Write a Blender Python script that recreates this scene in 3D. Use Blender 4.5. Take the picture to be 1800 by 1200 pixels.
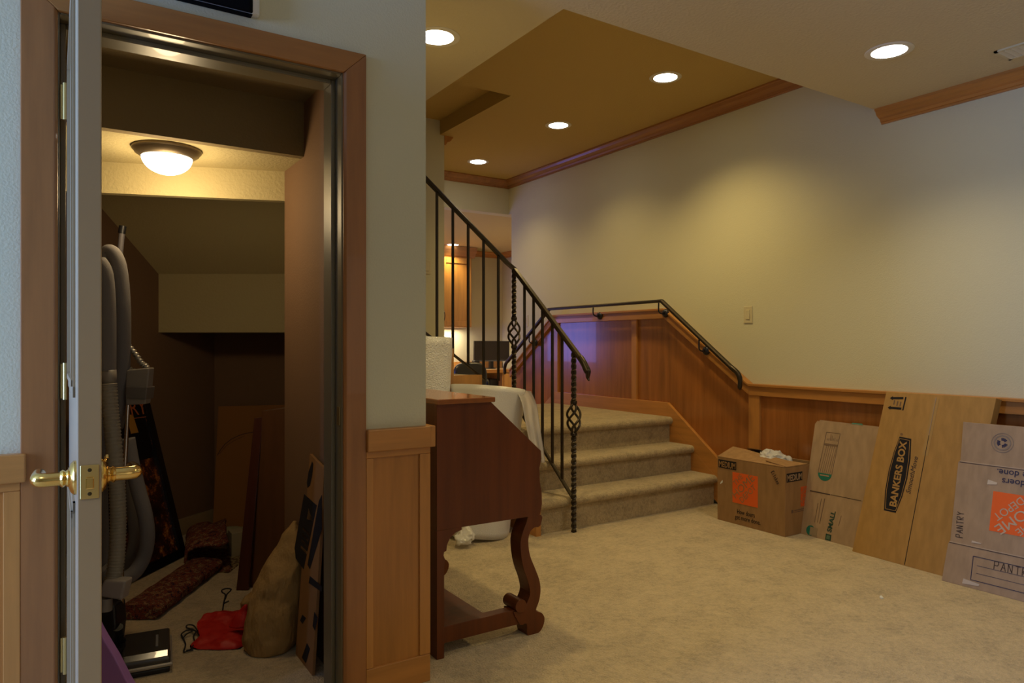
import bpy, bmesh, math, random
from mathutils import Vector, Matrix, noise
random.seed(7)
for o in list(bpy.data.objects): bpy.data.objects.remove(o)
scene = bpy.context.scene
COL = scene.collection
PI = math.pi

# ---------------------------------------------------------------- camera
H = 1.15; F = 1235.0; HY = 606.0
YAW = math.atan(795.0 / F)
FX, FY = math.sin(YAW), math.cos(YAW)          # forward
RX, RY = math.cos(YAW), -math.sin(YAW)         # right
cam = bpy.data.cameras.new('camera'); co = bpy.data.objects.new('camera', cam); COL.objects.link(co)
co.location = (0, 0, H); co.rotation_euler = (PI/2, 0, -YAW)
cam.sensor_width = 36; cam.lens = 36*F/1800; cam.shift_y = (HY-600)/1800.0
cam.clip_start = 0.05
scene.camera = co
scene.view_settings.view_transform = 'Standard'; scene.view_settings.look = 'None'
scene.view_settings.gamma = 1; scene.view_settings.use_curve_mapping = False
scene.view_settings.exposure = 0.82
w = bpy.data.worlds.new('world'); scene.world = w; w.use_nodes = True
w.node_tree.nodes['Background'].inputs[0].default_value = (.6, .7, 1, 1)
w.node_tree.nodes['Background'].inputs[1].default_value = 0.02
scene.cycles.max_bounces = 10; scene.cycles.diffuse_bounces = 6

WARM = (1.0, .74, .29); WHITE = (1, .84, .58); BLUE = (.27, .47, 1.0)
def area(name, loc, rot, sx, sy, power, col):
    l = bpy.data.lights.new(name, 'AREA'); l.shape = 'RECTANGLE'; l.size = sx; l.size_y = sy
    l.energy = power; l.color = col
    o = bpy.data.objects.new(name, l); COL.objects.link(o); o.location = loc; o.rotation_euler = rot
    return o
# daylight at the left and office windows; the back one is added warm fill
area('daylight_left_window', (-2.98, 1.4, 1.35), (0, -PI/2, 0), 1.7, 1.2, 95, BLUE)
area('warm_fill_back', (1.9, -3.98, 1.4), (-PI/2, 0, PI), 2.6, 1.7, 5, (1, .9, .7))
area('daylight_office_window', (1.60, 8.0, 1.22), (0, -PI/2, 0), .64, 1.9, 13, (.22, .27, 1.0))
LAMP = 26.0   # watts of each recessed spot

def P(u, v=None, X=None, Y=None, Z=None, d=None):
    """world point seen at a pixel of the photograph on a given real plane"""
    a = (u-900)/F; dx = FX+a*RX; dy = FY+a*RY; b = 0 if v is None else (HY-v)/F
    if X is not None: t = X/dx
    elif Y is not None: t = Y/dy
    elif Z is not None: t = (Z-H)/b
    else: t = d
    return Vector((dx*t, dy*t, H+b*t))
def camdir(right, fwd): return Vector((RX*right+FX*fwd, RY*right+FY*fwd, 0))

# ---------------------------------------------------------------- materials
MAT = {}
def mat(name, col, rough=.6, metal=0, spec=.5, emit=None, estr=0, coat=0, trans=0, alpha=1, sss=0):
    if name in MAT: return MAT[name]
    m = bpy.data.materials.new(name); m.use_nodes = True; MAT[name] = m
    b = m.node_tree.nodes['Principled BSDF']
    b.inputs['Base Color'].default_value = (*col, 1); b.inputs['Roughness'].default_value = rough
    b.inputs['Metallic'].default_value = metal; b.inputs['Specular IOR Level'].default_value = spec
    b.inputs['Coat Weight'].default_value = coat; b.inputs['Transmission Weight'].default_value = trans
    b.inputs['Alpha'].default_value = alpha
    if emit: b.inputs['Emission Color'].default_value = (*emit, 1); b.inputs['Emission Strength'].default_value = estr
    return m
def nd(m, t): return m.node_tree.nodes.new(t)
def lk(m, a, b): m.node_tree.links.new(a, b)
def tex_noise(m, scale, detail=4, stretch=(1, 1, 1), rough=.5, rot=(0, 0, 0)):
    tc = nd(m, 'ShaderNodeTexCoord'); mp = nd(m, 'ShaderNodeMapping'); n = nd(m, 'ShaderNodeTexNoise')
    mp.inputs['Scale'].default_value = stretch; mp.inputs['Rotation'].default_value = rot
    n.inputs['Scale'].default_value = scale; n.inputs['Detail'].default_value = detail; n.inputs['Roughness'].default_value = rough
    lk(m, tc.outputs['Object'], mp.inputs[0]); lk(m, mp.outputs[0], n.inputs['Vector'])
    return n.outputs['Fac'], mp
def ramp(m, fac, stops):
    r = nd(m, 'ShaderNodeValToRGB'); e = r.color_ramp.elements
    while len(e) < len(stops): e.new(.5)
    for i, (p, c) in enumerate(stops): e[i].position = p; e[i].color = (*c, 1)
    lk(m, fac, r.inputs[0]); return r.outputs[0]
def bump(m, fac, strength, dist=.01):
    b = nd(m, 'ShaderNodeBump'); b.inputs['Strength'].default_value = strength; b.inputs['Distance'].default_value = dist
    lk(m, fac, b.inputs['Height']); lk(m, b.outputs[0], m.node_tree.nodes['Principled BSDF'].inputs['Normal']); return b
def base(m, out): lk(m, out, m.node_tree.nodes['Principled BSDF'].inputs['Base Color'])
def sc(c, k): return tuple(min(1, x*k) for x in c)

def paint(name, col, bs=.25, scale=160, rough=.75):
    m = mat(name, col, rough, spec=.3); f, _ = tex_noise(m, scale, 3); bump(m, f, bs, .004); return m
def wood(name, col, axis='Z', rough=.35, spec=.5, contrast=.28, coat=.15, sc1=1.0):
    m = mat(name, col, rough, spec=spec, coat=coat)
    st = {'Z': (1, 1, .07), 'Y': (1, .07, 1), 'X': (.07, 1, 1)}[axis]
    f, _ = tex_noise(m, 26*sc1, 6, st, .6); g, _ = tex_noise(m, 2.6, 3, tuple(max(s, .3) for s in st))
    mx = nd(m, 'ShaderNodeMath'); mx.operation = 'MULTIPLY_ADD'; lk(m, f, mx.inputs[0]); mx.inputs[1].default_value = .6
    m2 = nd(m, 'ShaderNodeMath'); m2.operation = 'MULTIPLY'; lk(m, g, m2.inputs[0]); m2.inputs[1].default_value = .4
    lk(m, m2.outputs[0], mx.inputs[2])
    base(m, ramp(m, mx.outputs[0], [(.32, sc(col, 1-contrast)), (.5, col), (.68, sc(col, 1+contrast*.8))]))
    return m

PAINT = (.64, .61, .43)
M_wall = paint('wall_paint', PAINT)
M_ceil = paint('ceiling_texture_paint', (.62, .54, .37), .55, 75)
M_ceil_in = paint('tray_ceiling_paint', (.53, .375, .125), .5, 75)
M_closet_face = paint('closet_cream_paint', (.50, .42, .22), .6, 80)
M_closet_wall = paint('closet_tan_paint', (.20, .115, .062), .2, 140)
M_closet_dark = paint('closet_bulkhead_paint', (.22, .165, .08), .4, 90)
M_jamb = mat('taupe_jamb_enamel', (.165, .135, .075), .38, spec=.5, coat=.12)
M_door = mat('door_enamel', (.36, .285, .185), .35, spec=.5)
MAPLE = (.47, .205, .048)
M_mz = wood('maple_vertical', MAPLE, 'Z'); M_mx = wood('maple_along_x', MAPLE, 'X'); M_my = wood('maple_along_y', MAPLE, 'Y')
M_panel = wood('maple_veneer_panel', (.34, .12, .026), 'Z', rough=.24, coat=.3, contrast=.35)
M_panel_l = wood('maple_veneer_panel_light', (.41, .17, .035), 'Z', contrast=.3)
M_casing = wood('stained_casing', (.33, .135, .04), 'Z'); M_casing_x = wood('stained_casing_head', (.36, .15, .035), 'X')
M_mahog = wood('mahogany', (.125, .031, .006), 'Z', rough=.36, spec=.35, coat=.1, contrast=.35)
M_mahog_top = wood('mahogany_top', (.28, .09, .02), 'Y', rough=.22, coat=.4, contrast=.2)
M_cab = wood('honey_cabinet_wood', (.50, .25, .07), 'Z')
M_iron = mat('bronzed_iron', (.050, .038, .026), .38, metal=.75, spec=.5)
f, _ = tex_noise(M_iron, 60, 3); bump(M_iron, f, .3, .002)
M_brass = mat('polished_brass', (.86, .60, .20), .14, metal=1)
M_brass2 = mat('satin_brass', (.62, .47, .19), .35, metal=1)
M_black = mat('black_plastic', (.008, .008, .010), .4)
M_blackcloth = mat('black_grille', (.003, .003, .004), .9, spec=.1)
M_white = mat('white_plastic', (.75, .78, .8), .4)
M_ivory = mat('ivory_plastic', (.62, .55, .36), .35)
M_lens = mat('lamp_lens', (1, 1, 1), .5, emit=(1, .97, .88), estr=9)
M_rim = mat('lamp_trim', (.72, .68, .58), .5)
M_dome = mat('frosted_dome', (1, 1, 1), .5, emit=(1, .86, .60), estr=2.5)
M_pewter = mat('brushed_bronze', (.20, .15, .09), .4, metal=.6)

def carpet(name, c):
    m = mat(name, c, .95, spec=.1)
    f, _ = tex_noise(m, 55, 6, rough=.75); g, _ = tex_noise(m, 7, 4, rough=.7)
    a = nd(m, 'ShaderNodeMath'); a.operation = 'MULTIPLY_ADD'; lk(m, f, a.inputs[0]); a.inputs[1].default_value = .62
    b = nd(m, 'ShaderNodeMath'); b.operation = 'MULTIPLY'; lk(m, g, b.inputs[0]); b.inputs[1].default_value = .38
    lk(m, b.outputs[0], a.inputs[2])
    base(m, ramp(m, a.outputs[0], [(.36, sc(c, .66)), (.5, c), (.64, sc(c, 1.22))]))
    h, _ = tex_noise(m, 140, 3); bump(m, h, .8, .012)
    m.node_tree.nodes['Principled BSDF'].inputs['Sheen Weight'].default_value = .25
    return m
M_carpet = carpet('beige_carpet', (.53, .42, .255))
M_stair_c = carpet('stair_carpet', (.45, .35, .20))
def card(name, c):
    m = mat(name, c, .8, spec=.2); f, _ = tex_noise(m, 30, 5, (1, 1, .25))
    base(m, ramp(m, f, [(.35, sc(c, .9)), (.65, sc(c, 1.07))])); return m
M_card = card('brown_cardboard', (.34, .195, .085)); M_card2 = card('pale_cardboard', (.40, .275, .165))
M_card3 = card('bankers_cardboard', (.42, .24, .075)); M_card4 = card('grey_cardboard', (.37, .265, .18))
M_cardedge = card('cardboard_edge', (.30, .17, .075))
M_orange = mat('orange_print', (.80, .125, .012), .7); M_inkblk = mat('black_print', (.018, .016, .018), .8, spec=.2)
M_ink = mat('dark_grey_ink', (.075, .05, .04), .8, spec=.2); M_inkblue = mat('blue_black_ink', (.035, .03, .075), .8)
M_green = mat('green_print', (.01, .16, .11), .7); M_pencil = mat('faint_ink', (.16, .10, .07), .9)
M_tape = mat('clear_tape', (.62, .50, .36), .12, spec=.8, coat=.6)
M_orangedark = mat('faint_orange_print', (.66, .10, .012), .8)

# ---------------------------------------------------------------- mesh helpers
def new(): return bmesh.new()
def box(bm, x0, x1, y0, y1, z0, z1):
    x0, x1 = sorted((x0, x1)); y0, y1 = sorted((y0, y1)); z0, z1 = sorted((z0, z1))
    v = [bm.verts.new(p) for p in ((x0,y0,z0),(x1,y0,z0),(x1,y1,z0),(x0,y1,z0),(x0,y0,z1),(x1,y0,z1),(x1,y1,z1),(x0,y1,z1))]
    for f in ((3,2,1,0),(4,5,6,7),(0,1,5,4),(1,2,6,5),(2,3,7,6),(3,0,4,7)): bm.faces.new([v[i] for i in f])
    return v
def BX(*a):
    bm = new(); box(bm, *a); return bm
def prism(bm, pts, vec):
    """closed polygon of 3D points extruded by vec"""
    vec = Vector(vec); a = [bm.verts.new(Vector(p)) for p in pts]; b = [bm.verts.new(Vector(p)+vec) for p in pts]
    n = len(a); bm.faces.new(a); bm.faces.new(b[::-1])
    for i in range(n): bm.faces.new((a[i], b[i], b[(i+1) % n], a[(i+1) % n]))
def tube(bm, pts, r, seg=10, caps=True, flat=None):
    pts = [Vector(p) for p in pts]; rings = []; n = len(pts)
    rr = r if hasattr(r, '__len__') else [r]*n
    up = None
    for i, p in enumerate(pts):
        t = (pts[min(i+1, n-1)]-pts[max(i-1, 0)]).normalized()
        if up is None:
            up = Vector((0, 0, 1)) if abs(t.z) < .9 else Vector((1, 0, 0))
        s = t.cross(up).normalized(); up = s.cross(t).normalized()
        ring = []
        for k in range(seg):
            a = 2*PI*k/seg
            ring.append(bm.verts.new(p+(s*math.cos(a)+up*math.sin(a)*(flat or 1))*rr[i]))
        rings.append(ring)
    for a, b in zip(rings, rings[1:]):
        for k in range(seg): bm.faces.new((a[k], a[(k+1) % seg], b[(k+1) % seg], b[k]))
    if caps: bm.faces.new(rings[0][::-1]); bm.faces.new(rings[-1])
    return rings
def smooth_path(pts, n=6, closed=False):
    pts = [Vector(p) for p in pts]; out = []
    N = len(pts)
    for i in range(N-1 if not closed else N):
        if closed: p0, p1, p2, p3 = pts[i-1], pts[i], pts[(i+1) % N], pts[(i+2) % N]
        else: p0, p1, p2, p3 = pts[max(i-1, 0)], pts[i], pts[i+1], pts[min(i+2, N-1)]
        for k in range(n):
            t = k/n
            out.append(.5*((2*p1)+(-p0+p2)*t+(2*p0-5*p1+4*p2-p3)*t*t+(-p0+3*p1-3*p2+p3)*t**3))
    if not closed: out.append(pts[-1])
    return out
def lathe(bm, prof, c=(0, 0, 0), seg=32, axis='Z', ax=None):
    """prof: list of (r, h)"""
    c = Vector(c); rings = []
    if ax is None: ax = {'Z': Vector((0,0,1)), 'X': Vector((1,0,0)), 'Y': Vector((0,1,0))}[axis]
    ax = ax.normalized(); s = ax.orthogonal().normalized(); t = ax.cross(s)
    for r, h in prof:
        if r < 1e-6: rings.append([bm.verts.new(c+ax*h)])
        else: rings.append([bm.verts.new(c+ax*h+(s*math.cos(2*PI*k/seg)+t*math.sin(2*PI*k/seg))*r) for k in range(seg)])
    for a, b in zip(rings, rings[1:]):
        for k in range(seg):
            k2 = (k+1) % seg
            if len(a) == 1 and len(b) == 1: break
            if len(a) == 1: bm.faces.new((a[0], b[k2], b[k]))
            elif len(b) == 1: bm.faces.new((a[k], a[k2], b[0]))
            else: bm.faces.new((a[k], a[k2], b[k2], b[k]))
    if len(rings[0]) > 1: bm.faces.new(rings[0][::-1])
    if len(rings[-1]) > 1: bm.faces.new(rings[-1])

def props(o, label=None, cat=None, group=None, kind=None):
    if label: o['label'] = label
    if cat: o['category'] = cat
    if group: o['group'] = group
    if kind: o['kind'] = kind
    return o
ROOT = {}
def rootmat(p):
    while p.parent: p = p.parent
    return ROOT.get(p.name, Matrix.Translation(p.location))
def obj(name, bm, m, parent=None, smooth=False, bev=0, label=None, local=False, seg=2):
    bmesh.ops.recalc_face_normals(bm, faces=bm.faces)
    me = bpy.data.meshes.new(name); bm.to_mesh(me); bm.free()
    me.materials.append(m)
    o = bpy.data.objects.new(name, me); COL.objects.link(o)
    if parent is not None:
        o.parent = parent
        if not local: me.transform(rootmat(parent).inverted())
    elif not local:
        xs = [v.co.x for v in me.vertices]; ys = [v.co.y for v in me.vertices]; zs = [v.co.z for v in me.vertices]
        c = Vector(((min(xs)+max(xs))/2, (min(ys)+max(ys))/2, min(zs)))
        me.transform(Matrix.Translation(-c)); o.location = c; ROOT[o.name] = Matrix.Translation(c)
    if smooth:
        for p in me.polygons: p.use_smooth = True
        if smooth != 'all':
            try: me.set_sharp_from_angle(angle=math.radians(38))
            except Exception: pass
    if bev:
        b = o.modifiers.new('bevel', 'BEVEL'); b.width = bev; b.segments = seg; b.limit_method = 'ANGLE'; b.angle_limit = math.radians(40)
    if label: o['label'] = label
    return o
def thing(name, label, cat, loc, rotz=0, group=None):
    o = bpy.data.objects.new(name, None); COL.objects.link(o); o.empty_display_size = .1
    o.location = loc; o.rotation_euler = (0, 0, rotz)
    ROOT[o.name] = Matrix.Translation(Vector(loc)) @ Matrix.Rotation(rotz, 4, 'Z')
    return props(o, label, cat, group)
def struct(name, bm, m, parent=None, **k):
    o = obj(name, bm, m, parent, **k)
    if parent is None: o['kind'] = 'structure'
    return o

# printed marks: a frame on a real surface (origin, right, up, outward normal)
class Frame:
    def __init__(s, o, u, v): s.o = Vector(o); s.u = Vector(u).normalized(); s.v = Vector(v).normalized(); s.n = s.u.cross(s.v)
    def at(s, a, b, h=0): return s.o+s.u*a+s.v*b+s.n*h
    def px(s, u, v):
        """surface coordinates of what the photograph shows at a pixel"""
        a = (u-900)/F; D = Vector((FX+a*RX, FY+a*RY, (HY-v)/F)); C = Vector((0, 0, H))
        t = (s.o-C).dot(s.n)/D.dot(s.n); q = C+D*t-s.o
        return (q.dot(s.u), q.dot(s.v))
    def poly(s, bm, pts, th=.0008, h=.0004): prism(bm, [s.at(a, b, h) for a, b in pts], s.n*th)
    def line(s, bm, a, b, w=.002, h=.0004):
        a = Vector(a); b = Vector(b); d = (b-a).normalized(); p = Vector((-d.y, d.x))*w/2
        s.poly(bm, [a+p, b+p, b-p, a-p], h=h)
    def text(s, txt, a, b, size, rot=0, m=None, parent=None, name='lettering', sx=1, h=.0012, bold=0, shear=0, align='LEFT', flip=False):
        c = bpy.data.curves.new('t', 'FONT'); c.body = txt; c.size = size; c.extrude = .0004; c.offset = bold; c.shear = shear
        c.align_x = align; c.resolution_u = 3
        o = bpy.data.objects.new('t', c); COL.objects.link(o)
        bpy.context.view_layer.update()
        me = bpy.data.meshes.new_from_object(o.evaluated_get(bpy.context.evaluated_depsgraph_get()))
        bpy.data.objects.remove(o)
        bm = new(); bm.from_mesh(me)
        cr, sr = math.cos(rot), math.sin(rot)
        for v in bm.verts:
            x, y, z = v.co; x *= sx
            v.co = s.at(a+x*cr-y*sr, b+x*sr+y*cr, h+z)
        return obj(name, bm, m, parent)

# ================================================================ STRUCTURE
XW, YC = 4.03, 2.195          # long right wall, closet wall
ZO, ZI = 2.51, 2.89           # low ceiling, tray ceiling
struct('floor', BX(-3.1, 5.9, -4.1, 9.3, -.1, 0), M_carpet)
struct('wall_right', BX(XW, XW+.12, -4.1, 6.27, 0, 3.05), M_wall)
struct('wall_closet_left', BX(-3.0, -.018, YC, YC+.135, 0, ZO), M_wall)
struct('wall_closet_right', BX(.778, 1.06, YC, YC+.135, 0, ZO), M_wall)
struct('wall_closet_top', BX(-.018, .778, YC, YC+.135, 2.035, ZO), M_wall)
b = new(); box(b, 1.0, 1.06, YC+.135, 3.15, 0, ZO); box(b, 1.0, 1.33, 3.15, 3.19, 0, ZO); box(b, 1.27, 1.33, 3.19, 4.05, 0, ZO)
struct('wall_closet_return', b, M_wall)
b = new(); prism(b, [(1.27, 4.05, 0), (2.395, 4.05, 0), (2.395, 4.05, .30), (1.27, 4.05, 1.23)], (0, .034, 0)); struct('wall_stairwell_below', b, M_wall)
struct('wall_stairwell', BX(1.3, 2.69, 5.22, 6.45, 0, 3.1), M_wall)
struct('wall_stairwell_end', BX(.9, 1.0, 4.1, 5.21, 2.0, 3.1), M_wall)
# left wall with the daylight window opening, back wall with the fill light's opening
b = new(); box(b, -3.12, -3, -4.1, .78, 0, ZO); box(b, -3.12, -3, 2.0, YC+.1, 0, ZO); box(b, -3.12, -3, .78, 2.0, 0, .5); box(b, -3.12, -3, .78, 2.0, 2.2, ZO)
struct('wall_left', b, M_wall)
b = new(); box(b, -3, .6, -4.12, -4, 0, ZO); box(b, 3.2, 4.03, -4.12, -4, 0, ZO); box(b, .6, 3.2, -4.12, -4, 0, .55); box(b, .6, 3.2, -4.12, -4, 2.25, ZO)
struct('wall_back', b, M_wall)
# ceilings
b = new(); box(b, -3.1, XW, -4.1, 2.28, ZO, 3.0); box(b, -3.1, 1.715, 2.28, 4.13, ZO, 3.0)
struct('ceiling_low', b, M_ceil)
b = new(); box(b, 1.715, XW, 2.28, 4.13, ZI, 3.1); box(b, 2.65, XW, 4.13, 6.33, ZI, 3.1)
struct('ceiling_tray', b, M_ceil_in)
struct('ceiling_stairwell', BX(.9, 2.65, 4.13, 5.22, 3.01, 3.12), M_ceil_in)
b = new(); box(b, 2.69, XW+.12, 6.33, 6.45, 2.54, 3.05); box(b, XW+.0005, XW+.12, 6.27, 6.33, 2.54, 3.05); struct('wall_header', b, M_wall)
# office beyond the landing
struct('ceiling_office', BX(1.4, 5.9, 6.45, 9.3, 2.55, 2.65), paint('office_ceiling_paint', (.60, .50, .24), .6, 75))
struct('wall_office_back', BX(1.4, 5.9, 9.16, 9.3, 0, 2.55), M_wall)
struct('wall_office_right', BX(5.72, 5.84, 6.3, 9.16, 0, 2.55), M_wall)
struct('wall_office_front', BX(XW+.12, 5.72, 6.15, 6.27, 0, 2.55), M_wall)
b = new(); box(b, 1.4, 1.52, 6.45, 7.0, 0, 2.55); box(b, 1.4, 1.52, 9.0, 9.16, 0, 2.55); box(b, 1.4, 1.52, 7.0, 9.0, 0, .9); box(b, 1.4, 1.52, 7.0, 9.0, 1.55, 2.55)
struct('wall_office_left', b, M_wall)
b = new(); box(b, 1.45, 1.56, 6.95, 7.0, .85, 1.6); box(b, 1.45, 1.56, 9.0, 9.05, .85, 1.6); box(b, 1.45, 1.56, 7.0, 9.0, 1.55, 1.6); box(b, 1.45, 1.58, 6.95, 9.05, .85, .9)
struct('window_1', b, M_my)
b = new(); box(b, -3.06, -2.99, .70, .78, .42, 2.28); box(b, -3.06, -2.99, 2.0, 2.08, .42, 2.28); box(b, -3.06, -2.99, .78, 2.0, 2.2, 2.28); box(b, -3.06, -2.97, .70, 2.08, .42, .5)
struct('window_2', b, M_my)
b = new(); box(b, .52, .6, -4.06, -3.99, .47, 2.33); box(b, 3.2, 3.28, -4.06, -3.99, .47, 2.33); box(b, .6, 3.2, -4.06, -3.99, 2.25, 2.33); box(b, .52, 3.28, -4.06, -3.97, .47, .55)
struct('window_3', b, M_mx)

# closet interior
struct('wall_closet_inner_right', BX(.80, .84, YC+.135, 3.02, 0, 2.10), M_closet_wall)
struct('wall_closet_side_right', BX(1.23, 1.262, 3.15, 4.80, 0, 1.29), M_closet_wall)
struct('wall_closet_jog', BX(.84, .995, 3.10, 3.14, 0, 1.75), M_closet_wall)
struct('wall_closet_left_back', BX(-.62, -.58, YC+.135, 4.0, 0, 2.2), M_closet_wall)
wl = Vector((.777, .629, 0)).normalized(); wn = Vector((wl.y, -wl.x, 0))      # slanting left wall
A0 = Vector((.82, 4.82, 0)) - wl*1.95; A1 = Vector((.82, 4.82, 0)) + wl*.02
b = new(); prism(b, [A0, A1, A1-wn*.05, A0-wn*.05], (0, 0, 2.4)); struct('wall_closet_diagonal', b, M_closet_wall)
B0 = P(372, d=4.52); B0.z = 0; B1 = P(500, d=4.52); B1.z = 0
bd = (B1-B0).normalized(); bn = Vector((bd.y, -bd.x, 0))
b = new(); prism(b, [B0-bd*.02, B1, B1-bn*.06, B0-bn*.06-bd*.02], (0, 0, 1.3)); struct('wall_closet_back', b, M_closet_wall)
# closet upper ceiling, bulkhead, low ceiling with the dome light
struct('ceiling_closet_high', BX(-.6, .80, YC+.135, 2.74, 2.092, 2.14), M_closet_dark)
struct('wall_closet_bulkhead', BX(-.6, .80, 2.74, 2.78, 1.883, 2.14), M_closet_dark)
b = new(); prism(b, [(-.6, 2.78, 1.883), (.80, 2.78, 1.883), (.80, 3.03, 1.883), (-.6, 3.55, 1.883)], (0, 0, .05)); struct('ceiling_closet_low', b, M_closet_face)
e0 = Vector((.80, 3.02, 0)); ed = Vector((-.9426, .3338, 0)); en = Vector((.3338, .9426, 0))
b = new(); q0 = e0 + Vector((0, 0, 1.759)); q1 = e0+ed*1.45+Vector((0, 0, 1.759)); prism(b, [q0, q1, q1+en*.04, q0+en*.04], (0, 0, .174)); struct('wall_closet_face', b, M_closet_face)
# sloping underside of the stairs and the upright face below it
s0 = P(262, d=4.085); s1 = P(507, d=4.085); s0.z = s1.z = 1.562
back = camdir(0, -1)
t0 = s0+back*.72+Vector((0, 0, .62)); t1 = P(507, d=3.365); t1.z = 2.182
L = camdir(-1, 0)*.9
b = new(); prism(b, [s0+L*.3, s1, t1, t0+L], (0, 0, .06)); struct('ceiling_closet_slope', b, M_closet_face)
f0 = P(262, d=4.085); f1 = P(507, d=4.085); f0.z = f1.z = 1.223
b = new(); prism(b, [f0, f1, f1+camdir(0, .05), f0+camdir(0, .05)], (0, 0, .345)); struct('wall_closet_riser_face', b, M_closet_face)
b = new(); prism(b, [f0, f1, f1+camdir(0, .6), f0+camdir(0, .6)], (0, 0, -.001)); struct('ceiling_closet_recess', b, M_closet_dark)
b = new(); prism(b, [A1-wl*1.9+wn*.014, A1-wl*.02+wn*.014, A1-wl*.02, A1-wl*1.9], (0, 0, .1)); struct('baseboard_closet_left', b, mat('base_cream', (.33, .25, .14), .5))

# ---- door frame, casing
b = new(); box(b, -.018, 0, YC-.004, YC+.139, 0, 2.035); box(b, .76, .778, YC-.004, YC+.139, 0, 2.035); box(b, 0, .76, YC-.004, YC+.139, 2.017, 2.035)
box(b, 0, .014, YC+.055, YC+.135, 0, 2.017); box(b, .746, .76, YC+.055, YC+.135, 0, 2.017); box(b, .014, .746, YC+.055, YC+.135, 2.003, 2.017)
struct('trim_1', b, M_jamb, bev=.003)
b = new()
prism(b, [(-.084, YC, 0), (-.004, YC, 0), (-.004, YC-.012, 0), (-.012, YC-.019, 0), (-.084, YC-.019, 0)], (0, 0, 2.021))
for v in b.verts:
    if v.co.z > 1: v.co.z = 2.021+(-.004-v.co.x)*.89
struct('trim_2', b, M_casing, bev=.002)
b = new()
prism(b, [(.764, YC, 0), (.838, YC, 0), (.838, YC-.019, 0), (.772, YC-.019, 0), (.764, YC-.012, 0)], (0, 0, 2.021))
for v in b.verts:
    if v.co.z > 1: v.co.z = 2.021+(v.co.x-.764)*.96
struct('trim_3', b, M_casing, bev=.002)
b = new()
prism(b, [(-.004, YC, 2.0215), (.764, YC, 2.0215), (.838, YC, 2.0925), (-.084, YC, 2.0925)], (0, -.0195, 0))
struct('trim_4', b, M_casing_x, bev=.002)

# ---- wainscot on closet wall
def wain_y(x0, x1, stiles, name, proud=.02):
    """wainscot on a wall facing -Y"""
    o = struct(name, BX(x0, x1, YC-.012, YC, .05, .85), M_panel_l)
    b = new(); box(b, x0, x1, YC-proud, YC, 0, .094); struct('baseboard', b, M_mx, o, bev=.003)
    b = new(); box(b, x0, x1+.012, YC-.034, YC, .802, .874)
    struct('cap_rail', b, M_mx, o, bev=.004)
    for s in stiles:
        b = new(); box(b, s[0], s[1], YC-proud, YC, .0945, .7795); struct('stile', b, M_mz, o, bev=.002)
    b = new(); box(b, x0, x1, YC-proud, YC, .78, .802); struct('rail', b, M_mx, o, bev=.002)
wain_y(.838, 1.068, [(.838, .862), (1.028, 1.068)], 'trim_5')
wain_y(-2.9, -.084, [(-.12, -.084), (-.7, -.64), (-1.3, -1.24)], 'trim_6')
# end grain and return of the wainscot round the wall corner
b = new(); box(b, 1.06, 1.0725, YC+.001, YC+.11, .0, .80); box(b, 1.0605, 1.0805, YC-.0345, YC+.1, .8025, .8745); struct('trim_7', b, M_mz, bev=.003)

# ---- wainscot on the long right wall, its face follows the steps
PX, SX, CX = XW-.018, XW-.038, XW-.058      # panel, stile and cap faces
YB0, YB1, YB2, YB3 = 3.18, 3.99, 5.47, 6.24
def strip(bm, pts, w, x0, x1):
    """board of height w whose top edge follows (y,z) points"""
    for (y0, z0), (y1, z1) in zip(pts, pts[1:]):
        prism(bm, [(x0, y0, z0), (x0, y1, z1), (x0, y1, z1-w), (x0, y0, z0-w)], (x1-x0, 0, 0))
pnl = new()
prism(pnl, [(XW, -3.9, .05), (XW, YB3, .05), (XW, YB3, .86), (XW, YB2, 1.40), (XW, YB1, 1.40), (XW, YB0, .85), (XW, -3.9, .85)], (PX-XW, 0, 0))
wr = struct('trim_8', pnl, M_panel)
b = new(); strip(b, [(-3.9, .882), (YB0, .882), (YB1, 1.435), (YB2, 1.435), (YB3, .885)], .078, CX+.012, XW)
strip(b, [(-3.9, .884), (YB0, .884), (YB1, 1.437), (YB2, 1.437), (YB3, .887)], .018, CX, XW)
struct('cap_rail', b, M_my, wr, bev=.003)
for (y0, y1, z0, z1) in ((3.10, 3.19, .1, .81), (4.31, 4.37, .68, 1.37), (5.40, 5.46, .68, 1.37), (2.0, 2.06, .1, .81), (.9, .96, .1, .81), (-.2, -.14, .1, .81)):
    b = new(); box(b, SX, XW, y0, y1, z0, z1); struct('stile', b, M_mz, wr, bev=.002)
b = new(); box(b, SX-.004, XW, -3.9, 3.335, 0, .10); struct('baseboard', b, M_my, wr, bev=.003)
b = new(); strip(b, [(3.34, .245), (3.955, .70), (5.44, .70)], .14, SX-.006, XW)
prism(b, [(XW, 3.34, .104), (XW, 3.955, .559), (XW, 3.955, .35), (XW, 3.44, .0), (XW, 3.34, 0)], (SX-.006-XW, 0, 0))
strip(b, [(5.44, .70), (6.24, .12)], .14, SX-.006, XW)
struct('skirt_board', b, M_my, wr, bev=.002)

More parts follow.
